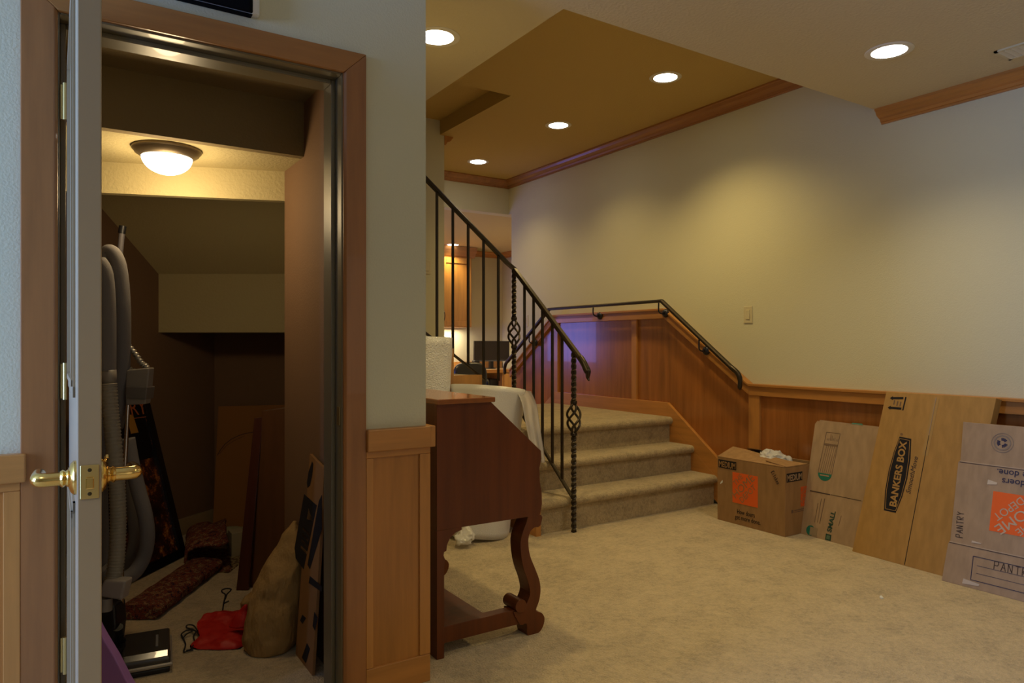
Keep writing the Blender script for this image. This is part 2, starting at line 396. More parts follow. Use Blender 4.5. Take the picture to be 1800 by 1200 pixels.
# ---- crown mouldings
def crown_prof(s=1.0):   # (out from wall, down from ceiling)
    return [(0, 0), (.080*s, 0), (.080*s, .012), (.072*s, .016), (.062*s, .034), (.044*s, .046), (.026*s, .052), (.020*s, .066), (.012*s, .068), (.012*s, .078), (0, .078)]
def crown_y(bm, xw, sgn, y0, y1, z):
    prism(bm, [(xw+sgn*a, y0, z-d) for a, d in crown_prof()], (0, y1-y0, 0))
def crown_x(bm, yw, sgn, x0, x1, z):
    prism(bm, [(x0, yw+sgn*a, z-d) for a, d in crown_prof()], (x1-x0, 0, 0))
b = new(); crown_y(b, XW, -1, -4, 2.275, ZO); struct('trim_9', b, M_my)
b = new(); crown_y(b, XW, -1, 2.28, 6.33, ZI); crown_x(b, 6.33, -1, 2.69, XW, ZI); struct('trim_10', b, wood('crown_stain', (.36, .16, .055), 'Y'))
b = new(); crown_y(b, 2.69, 1, 5.215, 6.33, ZI); struct('trim_11', b, M_my)
b = new(); crown_x(b, 9.16, -1, 1.5, 5.72, 2.55); crown_y(b, 5.72, -1, 6.27, 9.16, 2.55); struct('trim_12', b, M_mx)

# ================================================================ DOOR
DN = 1.45   # latch edge distance
dp = [(.0259, DN), (.063, DN), (.058, 2.17), (.0205, 2.17)]
b = new(); prism(b, [(x, y, .012) for x, y in dp], (0, 0, 2.0))
door = struct('door_1', b, M_door, bev=.002)
# raised panel mouldings on the room face
fr = Frame((.0259, DN, 0), (.0205-.0259, 2.17-DN, 0), (0, 0, 1)); fr.n = -fr.u.cross(fr.v)
fr = Frame((.0205, 2.17, 0), (.0259-.0205, DN-2.17, 0), (0, 0, 1))
for (z0, z1) in ((.2, .85), (1.05, 1.85)):
    b = new()
    for h0, ww, th in ((0, .02, .004), (.02, .012, .007)):
        a0, a1 = .12+h0, .60-h0; y0, y1 = z0+h0, z1-h0
        for s in ([(a0, y0), (a1, y0), (a1, y0+ww), (a0, y0+ww)], [(a0, y1-ww), (a1, y1-ww), (a1, y1), (a0, y1)],
                  [(a0, y0), (a0+ww, y0), (a0+ww, y1), (a0, y1)], [(a1-ww, y0), (a1, y0), (a1, y1), (a1-ww, y1)]):
            fr.poly(b, s, th=th, h=0)
    obj('panel_moulding', b, M_door, door)
b = new(); box(b, .030, .059, DN-.003, DN, .878, .938)
obj('latch_plate', b, M_brass2, door, bev=.006, seg=3)
b = new(); box(b, .038, .051, DN-.010, DN-.002, .896, .917); obj('latch_bolt', b, M_brass, door, bev=.002)
b = new()
for z in (.887, .929): lathe(b, [(0, 0), (.0035, 0), (.003, .0015), (0, .002)], (.0445, DN-.003, z), 10, ax=Vector((0, -1, 0)))
obj('screw', b, mat('dark_screw', (.05, .035, .01), .5, metal=.5), door)
def lever(x, sgn):
    b = new(); lathe(b, [(0, 0), (.031, 0), (.031, .004), (.026, .009), (.014, .013), (.0, .013)], (x, DN+.06, .908), 28, ax=Vector((sgn, 0, 0)))
    r = obj('door_handle', b, M_brass, door, smooth=True, label='polished brass lever with round rose')
    b = new()
    pts = smooth_path([(x+sgn*.008, DN+.06, .908), (x+sgn*.035, DN+.06, .908), (x+sgn*.050, DN+.061, .908), (x+sgn*.058, DN+.068, .908), (x+sgn*.059, DN+.10, .907), (x+sgn*.058, DN+.16, .905)], 5)
    n = len(pts); tube(b, pts, [.0125]*(n-6)+[.0125, .012, .012, .0115, .011, .009], 16)
    obj('lever', b, M_brass, r, smooth=True)
    b = new(); lathe(b, [(.013, 0), (.016, .003), (.013, .007), (.016, .011), (.0135, .015), (.0115, .016)], (x+sgn*.010, DN+.06, .908), 20, ax=Vector((sgn, 0, 0)))
    obj('collar', b, M_brass, r, smooth=True)
    return r
lever(.0256, -1); lv = lever(.0628, 1)
b = new(); lathe(b, [(0, -.004), (.004, -.002), (.004, .002), (0, .004)], (.074, DN+.055, .943), 12, ax=Vector((1, 0, 0))); tube(b, [(.072, DN+.056, .942), (.070, DN+.058, .93)], .002, 8)
obj('thumb_turn', b, M_brass, lv, smooth=True)
for z in (1.787, 1.055, .337):
    b = new(); box(b, .002, .016, YC-.008, YC-.003, z-.045, z+.045)
    o = obj('hinge', b, M_brass2, door)
    b = new(); tube(b, [(.012, YC-.014, z-.048), (.012, YC-.014, z+.048)], .006, 12); obj('hinge_pin', b, M_brass2, o, smooth=True)
b = new(); box(b, .7575, .760, YC+.012, YC+.036, 1.06-.17, 1.12-.17); o = struct('trim_13', b, M_brass2, bev=.001)

# ================================================================ STAIRS
ST = thing('staircase', 'carpeted three-step staircase up to a landing with wooden skirt', 'stairs', (3.2, 3.45, 0))
def nosing_step(y, z0, z1, x0, x1, depth):
    """carpeted step: riser, rounded nosing and tread, running along X"""
    prof = [(y+.035, z0), (y+.035, z1-.055)]
    for k in range(9):
        a = -PI/2 + PI*k/8
        prof.append((y+.03-math.cos(a)*.030, z1-.029+math.sin(a)*.029))
    prof += [(y+depth, z1), (y+depth, z0)]
    b = new(); prism(b, [(x0, py, pz) for py, pz in prof], (x1-x0, 0, 0)); return b
XR = SX-.006
for y, z0, z1, dep in ((3.455, 0, .208, .27), (3.675, .208, .398, .27), (3.895, .398, .592, 1.31)):
    obj('step' if dep < 1 else 'landing', nosing_step(y, z0, z1, 2.42, XR, dep), M_stair_c, ST, smooth=True)
b = new(); box(b, 2.70, XR, 5.205, 5.445, .3, .592); obj('landing', b, M_stair_c, ST)
b = new(); box(b, 2.70, XR, 5.445, 5.66, 0, .44); obj('step', b, M_stair_c, ST, bev=.02)
b = new(); box(b, 2.70, XR, 5.66, 5.88, 0, .29); obj('step', b, M_stair_c, ST, bev=.02)
b = new(); box(b, 2.70, XR, 5.88, 6.10, 0, .145); obj('step', b, M_stair_c, ST, bev=.02)
b = new(); prism(b, [(2.40, 3.475, 0), (2.40, 3.475, .15), (2.40, 3.95, .50), (2.40, 5.2, .53), (2.40, 5.2, 0)], (.02, 0, 0)); obj('skirt_board', b, M_my, ST, bev=.002)
b = new(); box(b, 2.40, 2.435, 3.462, 3.475, 0, .15); obj('corner_trim', b, M_mz, ST)
# upper flight turning left
UP = thing('staircase', 'upper carpeted flight rising left behind the bubble wrap rolls', 'stairs', (1.8, 4.6, .45))
for i in range(7):
    x = 2.60-.215*i; z = .592+.1765*(i+1)
    b = new(); box(b, x-.245, x, 4.115, 5.2, z-.1765, z); obj('step', b, M_stair_c, UP, bev=.018)
b = new()
pts = [(2.62, .592)]
for i in range(7):
    x = 2.605-.215*i; z = .597+.1765*(i+1); pts += [(x, z)] + ([(x-.215, z)])
pts += [(1.10, pts[-1][1]), (1.10, 1.30), (2.40, .22), (2.62, .22)]
prism(b, [(x, 4.085, z) for x, z in pts], (0, .03, 0)); obj('skirt_board', b, M_cab, UP)

# ---- iron railing
RL = thing('stair_railing', 'bronze iron stair railing with square balusters and basket-twist newels', 'railing', (2.656, 3.425, 0))
N1 = Vector((2.656, 3.425, 0)); N2 = Vector((2.656, 4.10, .592))
def zrail_low(y): return 1.125+(y-3.425)*(1.672-1.125)/(4.10-3.425)
def zrail_up(x): return 1.672+(2.656-x)*.81
def twisted(bm, c, z0, z1, w, turns=None):
    n = max(8, int((z1-z0)/.008)); rings = []
    for i in range(n+1):
        z = z0+(z1-z0)*i/n; a0 = (z-z0)*44
        rings.append([bm.verts.new((c.x+math.cos(a0+PI/4+k*PI/2)*w*.64, c.y+math.sin(a0+PI/4+k*PI/2)*w*.64, z)) for k in range(4)])
    for a, b_ in zip(rings, rings[1:]):
        for k in range(4): bm.faces.new((a[k], a[(k+1) % 4], b_[(k+1) % 4], b_[k]))
    bm.faces.new(rings[0][::-1]); bm.faces.new(rings[-1])
def newel(c, zb, zt, zbk):
    """zbk: middle height of the basket"""
    b = new(); twisted(b, c, zb+.0, zbk-.10, .027); twisted(b, c, zbk+.10, zt, .027)
    o = obj('newel_post', b, M_iron, RL)
    for s in (-1, 1):
        b = new(); lathe(b, [(.014, -.012), (.021, -.008), (.021, .008), (.014, .012)], (c.x, c.y, zbk+s*.098), 16); obj('collar', b, M_iron, o, smooth=True)
    b = new()
    for k in range(4):
        pts = []
        for i in range(17):
            t = i/16; a = k*PI/2+t*PI*1.15; r = .008+.036*math.sin(PI*t)**.8
            pts.append((c.x+math.cos(a)*r, c.y+math.sin(a)*r, zbk-.09+.18*t))
        tube(b, pts, .0075, 8)
    obj('basket', b, M_iron, o, smooth=True)
newel(N1, 0, zrail_low(3.425)-.01, .70); newel(N2, .592, 1.672, 1.235)
def bar(x, y, z0, z1, s=.0075):
    b = new(); box(b, x-s, x+s, y-s, y+s, z0, z1); obj('baluster', b, M_iron, RL, bev=.0015)
def zb_low(y): return .205+(y-3.425)*.83
def zb_up(x): return .925+(2.41-x)*.70
for u in (922, 938, 953.5, 971, 988):
    y = P(u, X=2.656).y; bar(2.656, y, zb_low(y), zrail_low(y)-.005)
for u in (876, 850, 823, 796, 768, 742):
    x = P(u, Y=4.10).x; bar(x, 4.10, max(zb_up(x), zb_up(2.44)) if x > 2.42 else zb_up(x), zrail_up(x)-.005)
x = 1.84
while x > 1.1: bar(x, 4.10, zb_up(x), zrail_up(x)-.005); x -= .115
def railbar(bm, pts, w=.021, hgt=.012):
    for a, c in zip(pts, pts[1:]):
        a = Vector(a); c = Vector(c); t = (c-a).normalized(); s = t.cross(Vector((0, 0, 1))).normalized(); u_ = s.cross(t).normalized()
        prism(bm, [a+s*w-u_*hgt, a+s*w+u_*hgt*.3, a+s*w*.6+u_*hgt, a-s*w*.6+u_*hgt, a-s*w+u_*hgt*.3, a-s*w-u_*hgt], c-a)
b = new(); railbar(b, [(2.656, 3.35, zrail_low(3.35)), (2.656, 4.09, zrail_low(4.09)+.01)], .020, .011)
hook = smooth_path([(2.656, 3.36, zrail_low(3.36)), (2.656, 3.325, zrail_low(3.32)-.002), (2.656, 3.295, zrail_low(3.29)-.018), (2.656, 3.285, 1.0-.01), (2.656, 3.288, .955), (2.656, 3.276, .938)], 5)
tube(b, hook, [.021]*8+[.022]*4+[.02, .019, .018, .017, .016, .015, .014, .013, .011, .009, .008, .007, .006, .005][:len(hook)-12], 12)
obj('handrail', b, M_iron, RL, smooth=True)
b = new(); railbar(b, [(2.675, 4.10, 1.668), (2.60, 4.10, zrail_up(2.60)), (1.12, 4.10, zrail_up(1.12))], .017, .012); obj('handrail', b, M_iron, RL)
b = new(); railbar(b, [(2.656, 3.43, zb_low(3.43)), (2.656, 3.98, zb_low(3.98))], .012, .007); obj('bottom_rail', b, M_iron, RL)
b = new(); railbar(b, [(2.42, 4.10, zb_up(2.42)), (1.12, 4.10, zb_up(1.12))], .012, .007); obj('bottom_rail', b, M_iron, RL)

# ---- handrail along the right wall
XRL = 3.905
HR = thing('handrail', 'bronze iron handrail bracketed to the panelled wall, level then sloping both ways', 'handrail', (XRL, 4.6, 1.4))
path = [(XRL, 3.235, .975), (XRL, 3.93, 1.489), (XRL, 5.42, 1.489), (XRL, 6.16, .975)]
b = new(); railbar(b, path, .017, .012)
for yy, s in ((3.235, -1), (6.16, 1)):
    hk = smooth_path([(XRL, yy-s*.03, .995), (XRL, yy+s*.025, .955), (XRL, yy+s*.045, .91), (XRL, yy+s*.043, .86), (XRL, yy+s*.05, .845)], 5)
    tube(b, hk, [.018]*10+[.016]*6+[.013, .011, .009, .007, .006][:len(hk)-16], 12)
obj('rail', b, M_iron, HR, smooth=True)
M_dk = mat('black_iron', (.03, .03, .045), .3, metal=.5)
for (y, z, zr) in ((4.76, 1.405, 1.475), (3.965, 1.397, 1.475), (3.555, 1.108, 1.196), (5.75, 1.17, 1.245)):
    b = new(); lathe(b, [(0, 0), (.033, 0), (.033, .008), (.027, .018), (.012, .026), (0, .028)], (CX+.012, y, z), 24, ax=Vector((-1, 0, 0)))
    tube(b, smooth_path([(CX+.0, y, z), (CX-.035, y, z-.004), (XRL, y, z+.015), (XRL, y, zr)], 4), .006, 10)
    obj('bracket', b, M_dk, HR, smooth=True)

# ================================================================ RECESSED LIGHTS
def downlight(loc, r, label, group='round recessed ceiling lights', src=None, power=LAMP, col=WARM, size=2.2):
    if src is None:
        t = thing('ceiling_light', label, 'light', loc, 0, group)
        b = new(); lathe(b, [(r*.86, 0), (r*.90, -.004), (r*1.12, -.006), (r*1.22, -.002), (r*1.22, 0)], (0, 0, 0), 40)
        obj('trim_ring', b, M_rim, t, smooth=True, local=True)
        b = new(); lathe(b, [(0, -.0035), (r*.9, -.003), (r*.9, -.0005), (0, -.0005)], (0, 0, 0), 40)
        obj('lens', b, M_lens, t, local=True)
    else:
        t = src.copy(); COL.objects.link(t); t.location = loc; t['label'] = label
        for ch in src.children:
            c = ch.copy(); COL.objects.link(c); c.parent = t
    l = bpy.data.lights.new('downlight_beam', 'SPOT'); l.energy = power; l.color = col; l.spot_size = size; l.spot_blend = .85; l.shadow_soft_size = .06
    o = bpy.data.objects.new('downlight_beam', l); COL.objects.link(o); o.location = Vector(loc)-Vector((0, 0, .03))
    return t
d0 = downlight((3.229, 1.79, ZO), .085, 'round recessed light in the low ceiling nearest the right wall crown', power=LAMP*.75, col=WHITE)
downlight((1.40, 2.79, ZO), .085, 'round recessed light half hidden by the closet wall corner', src=d0, power=LAMP*.9)
downlight((3.314, 3.304, ZI), .085, 'round recessed light in the raised ceiling, largest of its row of three', src=d0, power=LAMP*1.25)
downlight((3.322, 4.482, ZI), .085, 'round recessed light in the raised ceiling, middle of its row', src=d0, power=LAMP*.6)
downlight((3.342, 5.786, ZI), .085, 'round recessed light in the raised ceiling, farthest, near the corner crown', src=d0, power=LAMP*.6)
downlight((4.62, 8.70, 2.55), .085, 'small recessed light glowing above the distant office wall cabinet', src=d0, power=LAMP*.7)
for p, wh in (((5.25, 7.2, 2.55), 'near its right wall'), ((3.0, 7.6, 2.55), 'near its left window')): downlight(p, .085, 'recessed light in the office ceiling '+wh, src=d0, power=LAMP*1.7)  # unseen office lamps added to brighten the far room
# unseen cans added around the viewer as warm fill
for p, wh in (((-.9, .4, ZO), 'left of the viewer by the blue window'), ((3.2, -1.2, ZO), 'behind the viewer near the right wall'), ((1.0, -1.4, ZO), 'behind the viewer in mid room'), ((1.9, .5, ZO), 'just above and right of the viewer')):
    downlight(p, .085, 'recessed light in the low ceiling '+wh, src=d0, power=LAMP*.8, col=WARM)
a = area('under_cabinet_glow', (4.6, 9.0, 1.38), (0, 0, 0), .7, .1, 5, (1, .85, .6))

# vent in the ceiling
V = thing('ceiling_vent', 'white louvred air vent in the low ceiling at the right edge', 'vent', (3.72, 1.33, ZO))
b = new(); box(b, 3.64, 3.655, 1.13, 1.53, ZO-.008, ZO); box(b, 3.785, 3.80, 1.13, 1.53, ZO-.008, ZO); box(b, 3.64, 3.80, 1.515, 1.53, ZO-.008, ZO); box(b, 3.64, 3.80, 1.13, 1.145, ZO-.008, ZO)
obj('frame', b, M_ivory, V)
b = new()
for i in range(14):
    y = 1.16+i*.026; prism(b, [(3.655, y, ZO-.002), (3.655, y+.018, ZO-.010), (3.655, y+.02, ZO-.009), (3.655, y+.002, ZO-.001)], (.13, 0, 0))
obj('louvres', b, M_rim, V)

# dome light in closet
DL = thing('dome_light', 'flush dome ceiling light glowing in the closet, bronze rim', 'light', (.338, 2.91, 1.883))
b = new(); lathe(b, [(.0, 0), (.119, 0), (.119, -.008), (.112, -.014), (.110, -.02), (.092, -.032), (.088, -.034), (0, -.034)], (.338, 2.91, 1.883), 48); obj('rim', b, M_pewter, DL, smooth=True)
b = new(); lathe(b, [(.088, -.030)]+[(.088*math.cos(a), -.030-.066*math.sin(a)) for a in [PI/2*k/12 for k in range(1, 12)]]+[(0, -.097)], (.338, 2.91, 1.883), 40); obj('glass_dome', b, M_dome, DL, smooth='all')
l = bpy.data.lights.new('dome_bulb', 'POINT'); l.energy = 3.7; l.color = (1, .74, .40); l.shadow_soft_size = .07
o = bpy.data.objects.new('dome_bulb', l); COL.objects.link(o); o.location = (.338, 2.91, 1.70)

# switches
def switch(fr, c, label, gangs=1):
    t = thing('light_switch', label, 'switch', fr.at(c[0], c[1]))
    w2, h2 = .036+.023*(gangs-1), .058
    b = new(); fr.poly(b, [(c[0]-w2, c[1]-h2), (c[0]+w2, c[1]-h2), (c[0]+w2, c[1]+h2), (c[0]-w2, c[1]+h2)], th=.006, h=0); obj('plate', b, M_ivory, t, bev=.002)
    for g in range(gangs):
        x = c[0]+(g-(gangs-1)/2)*.046
        b = new(); fr.poly(b, [(x-.016, c[1]-.033), (x+.016, c[1]-.033), (x+.016, c[1]+.033), (x-.016, c[1]+.033)], th=.004, h=.006); obj('rocker', b, M_ivory, t, bev=.0015)
FR = Frame((XW, 6.0, 0), (0, -1, 0), (0, 0, 1))
switch(FR, FR.px(1315.5, 553), 'cream rocker switch alone on the long right wall')
switch(FR, FR.px(925, 564), 'small switch plate above the far descending panelled stair rail', 1)
FB = Frame((1.0, 5.22, 0), (1, 0, 0), (0, 0, 1))
c = FB.px(749, 469); switch(FB, (c[0]-.02, c[1]), 'pale double switch on the stairwell wall behind the balusters', 2)

# speaker above the closet door
SP = thing('wall_speaker', 'black grille speaker with white case mounted above the closet door', 'speaker', (.27, YC, 2.10))
b = new()
prism(b, [(.08, YC, 2.129), (.508, YC, 2.129), (.502, YC-.018, 2.129), (.488, YC-.032, 2.129), (.09, YC-.032, 2.129)], (0, 0, .27)); obj('case', b, M_white, SP, bev=.012, seg=3)
b = new(); prism(b, [(.095, YC-.0325, 2.127), (.482, YC-.0325, 2.127), (.474, YC-.048, 2.127), (.10, YC-.048, 2.127)], (0, 0, .27)); obj('grille', b, M_blackcloth, SP, bev=.006)
b = new(); box(b, .09, .48, YC-.03, YC-.006, 2.126, 2.1285); obj('underside', b, M_blackcloth, SP)
# ================================================================ OBJECTS
def text_fit(fr, txt, p0, p1, size, m, parent, name='lettering', bold=0, shear=0, h=.0012):
    """lettering whose baseline runs between two points (surface coordinates)"""
    o = fr.text(txt, 0, 0, size, 0, m, None, name, bold=bold, shear=shear)
    me = o.data; me.transform(Matrix.Translation(o.location))
    q = [v.co-fr.o for v in me.vertices]
    xs = [a.dot(fr.u) for a in q]; x0, x1 = min(xs), max(xs)
    p0 = Vector(p0); p1 = Vector(p1); d = p1-p0; L = d.length; d = d/L; nrm = Vector((-d.y, d.x))
    M = rootmat(parent).inverted()
    for v, a in zip(me.vertices, q):
        x = (a.dot(fr.u)-x0)/(x1-x0)*L; y = a.dot(fr.v); z = a.dot(fr.n)
        w = p0+d*x+nrm*y
        v.co = M @ fr.at(w.x, w.y, z+h-.0012)
    o.location = (0, 0, 0); o.parent = parent
    return o
def stroke(fr, bm, pts, w=.003, h=.0006):
    for a, c in zip(pts, pts[1:]): fr.line(bm, a, c, w, h)
LET = {'P': [[(0,0),(0,1),(.6,1),(.65,.7),(.5,.5),(0,.5)]], 'A': [[(0,0),(.35,1),(.7,0)],[(.15,.4),(.55,.4)]], 'N': [[(0,0),(0,1),(.6,0),(.6,1)]],
       'T': [[(.35,0),(.35,1)],[(0,1),(.7,1)]], 'R': [[(0,0),(0,1),(.6,1),(.6,.6),(0,.5),(.6,0)]], 'Y': [[(0,1),(.35,.5),(.7,1)],[(.35,.5),(.35,0)]],
       'K': [[(0,0),(0,1)],[(.6,1),(0,.5),(.6,0)]], 'i': [[(.2,0),(.2,.6)],[(.2,.8),(.2,.9)]], 't': [[(.3,0),(.3,1)],[(.1,.65),(.5,.65)]], 'c': [[(.5,.5),(.2,.6),(.05,.3),(.2,0),(.5,.1)]],
       'h': [[(0,0),(0,1)],[(0,.5),(.4,.55),(.4,0)]], 'e': [[(0,.3),(.45,.35),(.3,.6),(.05,.4),(.1,0),(.45,.08)]], 'n': [[(0,0),(0,.6)],[(0,.5),(.4,.55),(.4,0)]]}
def handwriting(fr, txt, p0, p1, size, parent, m, w=.0035):
    p0 = Vector(p0); p1 = Vector(p1); d = p1-p0; st = d.length/len(txt); d.normalize(); nrm = Vector((-d.y, d.x)); b = new()
    for i, ch in enumerate(txt):
        for line in LET[ch]:
            stroke(fr, b, [p0+d*(i*st+x*st*.95)+nrm*(y*size+random.uniform(-.03, .03)*size) for x, y in line], w)
    return obj('handwriting', b, m, parent)
def sheet_box(fr, w, h, th, bm=None):
    bm = bm or new(); prism(bm, [fr.at(0, 0), fr.at(w, 0), fr.at(w, h), fr.at(0, h)], -fr.n*th); return bm

# ---------------- secretary desk
YD = 2.303; DW = .90
DK = thing('secretary_desk', 'dark mahogany slant-front desk with scrolled legs beside the closet wall corner', 'desk', (1.38, YD+DW/2, 0))
def dpx(pts, Y=YD): return [P(u, v, Y=Y) for u, v in pts]
side = dpx([(768, 711), (863, 706), (951, 792), (952, 806), (948.5, 822), (949, 845), (952.5, 866), (953, 885), (951, 897), (949, 905), (859, 919), (768, 933)])
for y in (0, DW-.022):
    b = new(); prism(b, [p+Vector((0, y, 0)) for p in side], (0, .022, 0)); obj('side_panel', b, M_mahog, DK, bev=.0015)
xs0, xs1 = side[0].x, side[1].x; zt = side[0].z
b = new(); box(b, xs0-.004, xs1+.012, YD-.014, YD+DW+.014, zt, zt+.019); obj('top', b, M_mahog_top, DK, bev=.003)
b = new(); box(b, xs0+.002, xs0+.016, YD+.022, YD+DW-.022, side[-1].z, zt); obj('back_panel', b, M_mahog, DK)
b = new(); box(b, xs0+.016, side[9].x-.02, YD+.022, YD+DW-.022, side[-1].z, side[-1].z+.02); obj('bottom_panel', b, M_mahog, DK)
p1, p2 = side[1], side[2]
b = new(); prism(b, [p1+Vector((-.004, .024, -.004)), p2+Vector((-.006, .024, .004)), p2+Vector((-.024, .024, -.006)), p1+Vector((-.022, .024, -.016))], (0, DW-.048, 0)); obj('slant_lid', b, M_mahog, DK, bev=.001)
b = new(); box(b, side[5].x-.03, side[5].x-.008, YD+.024, YD+DW-.024, side[9].z+.01, side[3].z); dr = obj('drawer', b, M_mahog, DK, bev=.002)
for y in (.22, .68):
    b = new(); lathe(b, [(0, 0), (.006, 0), (.006, .012), (.013, .018), (.012, .026), (0, .028)], (side[5].x-.008, YD+y, .66), 16, ax=Vector((1, 0, 0)))
    obj('knob', b, M_brass2, dr, smooth=True)
leg_f = [(952, 905), (951.5, 920), (947, 926), (941, 926.5), (935, 931), (931, 938), (929, 953), (932, 976), (941, 999), (948, 1018), (950.5, 1036), (948, 1055), (942.5, 1071), (946, 1075), (953, 1077.5), (957.5, 1086), (955, 1100), (946.7, 1110), (928, 1113), (926, 1096), (915, 1098), (903, 1076), (914, 1075), (922, 1067), (928, 1055.5), (932, 1041), (928, 1021), (921, 1001), (916.5, 979), (915, 953), (919.5, 934), (926, 917), (930, 907)]
lf = dpx(leg_f)
def sm(pts, n=3): return smooth_path(pts, n, closed=True)
leg_r = [(768, 933), (812, 926), (812, 931), (801, 936), (791, 946), (786, 958), (785, 968), (781, 970), (780, 976), (783, 984), (781, 996), (781, 1158), (768, 1160.5)]
lr = dpx(leg_r)
for p in lr:
    if p.z < .01: p.z = 0
for p in lf:
    if p.z < .012: p.z = 0
for y in (0, DW-.075):
    b = new(); prism(b, [p+Vector((0, y, 0)) for p in sm(lf)], (0, .075, 0)); lg = obj('leg', b, M_mahog, DK, bev=.0015)
    c = P(914, 1064, Y=YD); b = new(); lathe(b, [(0, 0), (.0255, 0), (.0255, .095), (0, .095)], (c.x, YD-.008+y, c.z), 24, ax=Vector((0, 1, 0))); obj('scroll', b, M_mahog, lg, smooth=True, bev=.001)
    b = new(); prism(b, [p+Vector((0, y, 0)) for p in lr], (0, .085, 0)); obj('leg', b, M_mahog, DK, bev=.0015)
    s0_, s1_ = P(781, 1100, Y=YD), P(781, 1132, Y=YD)
    b = new(); box(b, s0_.x, P(918, 1080, Y=YD).x, YD+.006+y*.93, YD+.05+y*.93, s1_.z, s0_.z-.006); obj('stretcher', b, M_mahog, DK, bev=.002)
b = new(); box(b, xs0+.02, 1.388, YD+.05, YD+DW-.05, .088, .106); obj('shelf', b, M_mahog, DK, bev=.002)

# ---------------- bubble wrap
M_bub = mat('bubble_wrap', (.66, .65, .64), .35, spec=.7, sss=0)
tc = nd(M_bub, 'ShaderNodeTexCoord'); vo = nd(M_bub, 'ShaderNodeTexVoronoi'); vo.inputs['Scale'].default_value = 170
lk(M_bub, tc.outputs['Object'], vo.inputs['Vector']); bump(M_bub, vo.outputs['Distance'], .22, .004)
M_bub2 = mat('bubble_wrap_bright', (.80, .80, .80), .3, spec=.8)
tc = nd(M_bub2, 'ShaderNodeTexCoord'); vo = nd(M_bub2, 'ShaderNodeTexVoronoi'); vo.inputs['Scale'].default_value = 120
lk(M_bub2, tc.outputs['Object'], vo.inputs['Vector']); bump(M_bub2, vo.outputs['Distance'], .6, .007)
M_film = mat('bubble_sheet', (.68, .64, .62), .25, spec=.6, alpha=.55)
tc = nd(M_film, 'ShaderNodeTexCoord'); vo = nd(M_film, 'ShaderNodeTexVoronoi'); vo.inputs['Scale'].default_value = 190
lk(M_film, tc.outputs['Object'], vo.inputs['Vector']); bump(M_film, vo.outputs['Distance'], .4, .006)
def roll(name, label, c0, c1, r, m, amp=.004, spiral=5, r1=None, fr=9):
    c0 = Vector(c0); c1 = Vector(c1); ax = (c1-c0); Lh = ax.length; ax.normalize(); s = Vector((RX, RY, 0)); s = (s-ax*s.dot(ax)).normalized(); t = ax.cross(s)
    r1 = r1 or r
    T = thing(name, label, 'bubble wrap', (c0.x, c0.y, 0))
    b = new(); rings = []; seg = 72; n = 26
    for i in range(n+1):
        h = Lh*i/n; ring = []; rr = r+(r1-r)*i/n
        for k in range(seg):
            a = 2*PI*k/seg; nn = noise.noise(Vector((math.cos(a)*2, math.sin(a)*2, h*fr)))
            q = c0+ax*h+(s*math.cos(a)+t*math.sin(a))*(rr+amp*nn)
            if q.z < 0.002: q.z = .002
            ring.append(b.verts.new(q))
        rings.append(ring)
    for A, B in zip(rings, rings[1:]):
        for k in range(seg): b.faces.new((A[k], A[(k+1) % seg], B[(k+1) % seg], B[k]))
    b.faces.new(rings[0][::-1])
    prev = rings[-1]
    for j in range(1, spiral*2+1):
        f = 1-j/(spiral*2+1.5); h = Lh-(.006 if j % 2 else 0)+.002*noise.noise(Vector((j, 0, 0)))
        ring = [b.verts.new(c0+ax*(h+.004*noise.noise(Vector((math.cos(2*PI*k/seg)*3, math.sin(2*PI*k/seg)*3, j*.7))))+(s*math.cos(2*PI*k/seg)+t*math.sin(2*PI*k/seg))*r1*f) for k in range(seg)]
        for k in range(seg): b.faces.new((prev[k], prev[(k+1) % seg], ring[(k+1) % seg], ring[k]))
        prev = ring
    b.faces.new(prev)
    obj('wound_roll', b, m, T, smooth='all')
    return T, c1, s, t, ax
T2, c1, s_, t_, ax_ = roll('bubble_wrap_roll', 'wide low roll of bubble wrap behind the desk, loose sheet hanging toward the stairs', (2.13, 3.70, 0), (2.240, 3.755, .886), .192, M_bub, .004, 5, r1=.232)
# loose sheet
left = [(905, 684, 4.26), (916, 705, 4.2), (922, 735, 4.17), (928, 765, 4.15), (934, 792, 4.12), (940, 815, 4.1)]
right = [(933, 688, 4.46), (943, 712, 4.36), (947, 738, 4.31), (951, 765, 4.28), (955, 792, 4.26), (957, 812, 4.24)]
b = new(); g = []
LP_ = smooth_path([P(u, v, d=d) for u, v, d in left], 4); RP_ = smooth_path([P(u, v, d=d) for u, v, d in right], 4)
for i, (a, c) in enumerate(zip(LP_, RP_)):
    row = []
    for k in range(17):
        f = k/16; q = a.lerp(c, f)+camdir(0, -1)*(.016*math.sin(f*13+i*.12)*(.3+i/20))
        row.append(b.verts.new(q))
    g.append(row)
for A, B in zip(g, g[1:]):
    for k in range(16): b.faces.new((A[k], A[k+1], B[k+1], B[k]))
o = obj('loose_sheet', b, M_film, T2, smooth='all'); sm_ = o.modifiers.new('th', 'SOLIDIFY'); sm_.thickness = .003
roll('bubble_wrap_roll', 'tall bright roll of bubble wrap standing against the closet wall corner, behind desk', (1.845, 3.885, 0), (1.888, 3.882, 1.198), .142, M_bub2, .007, 4, r1=.150, fr=14)
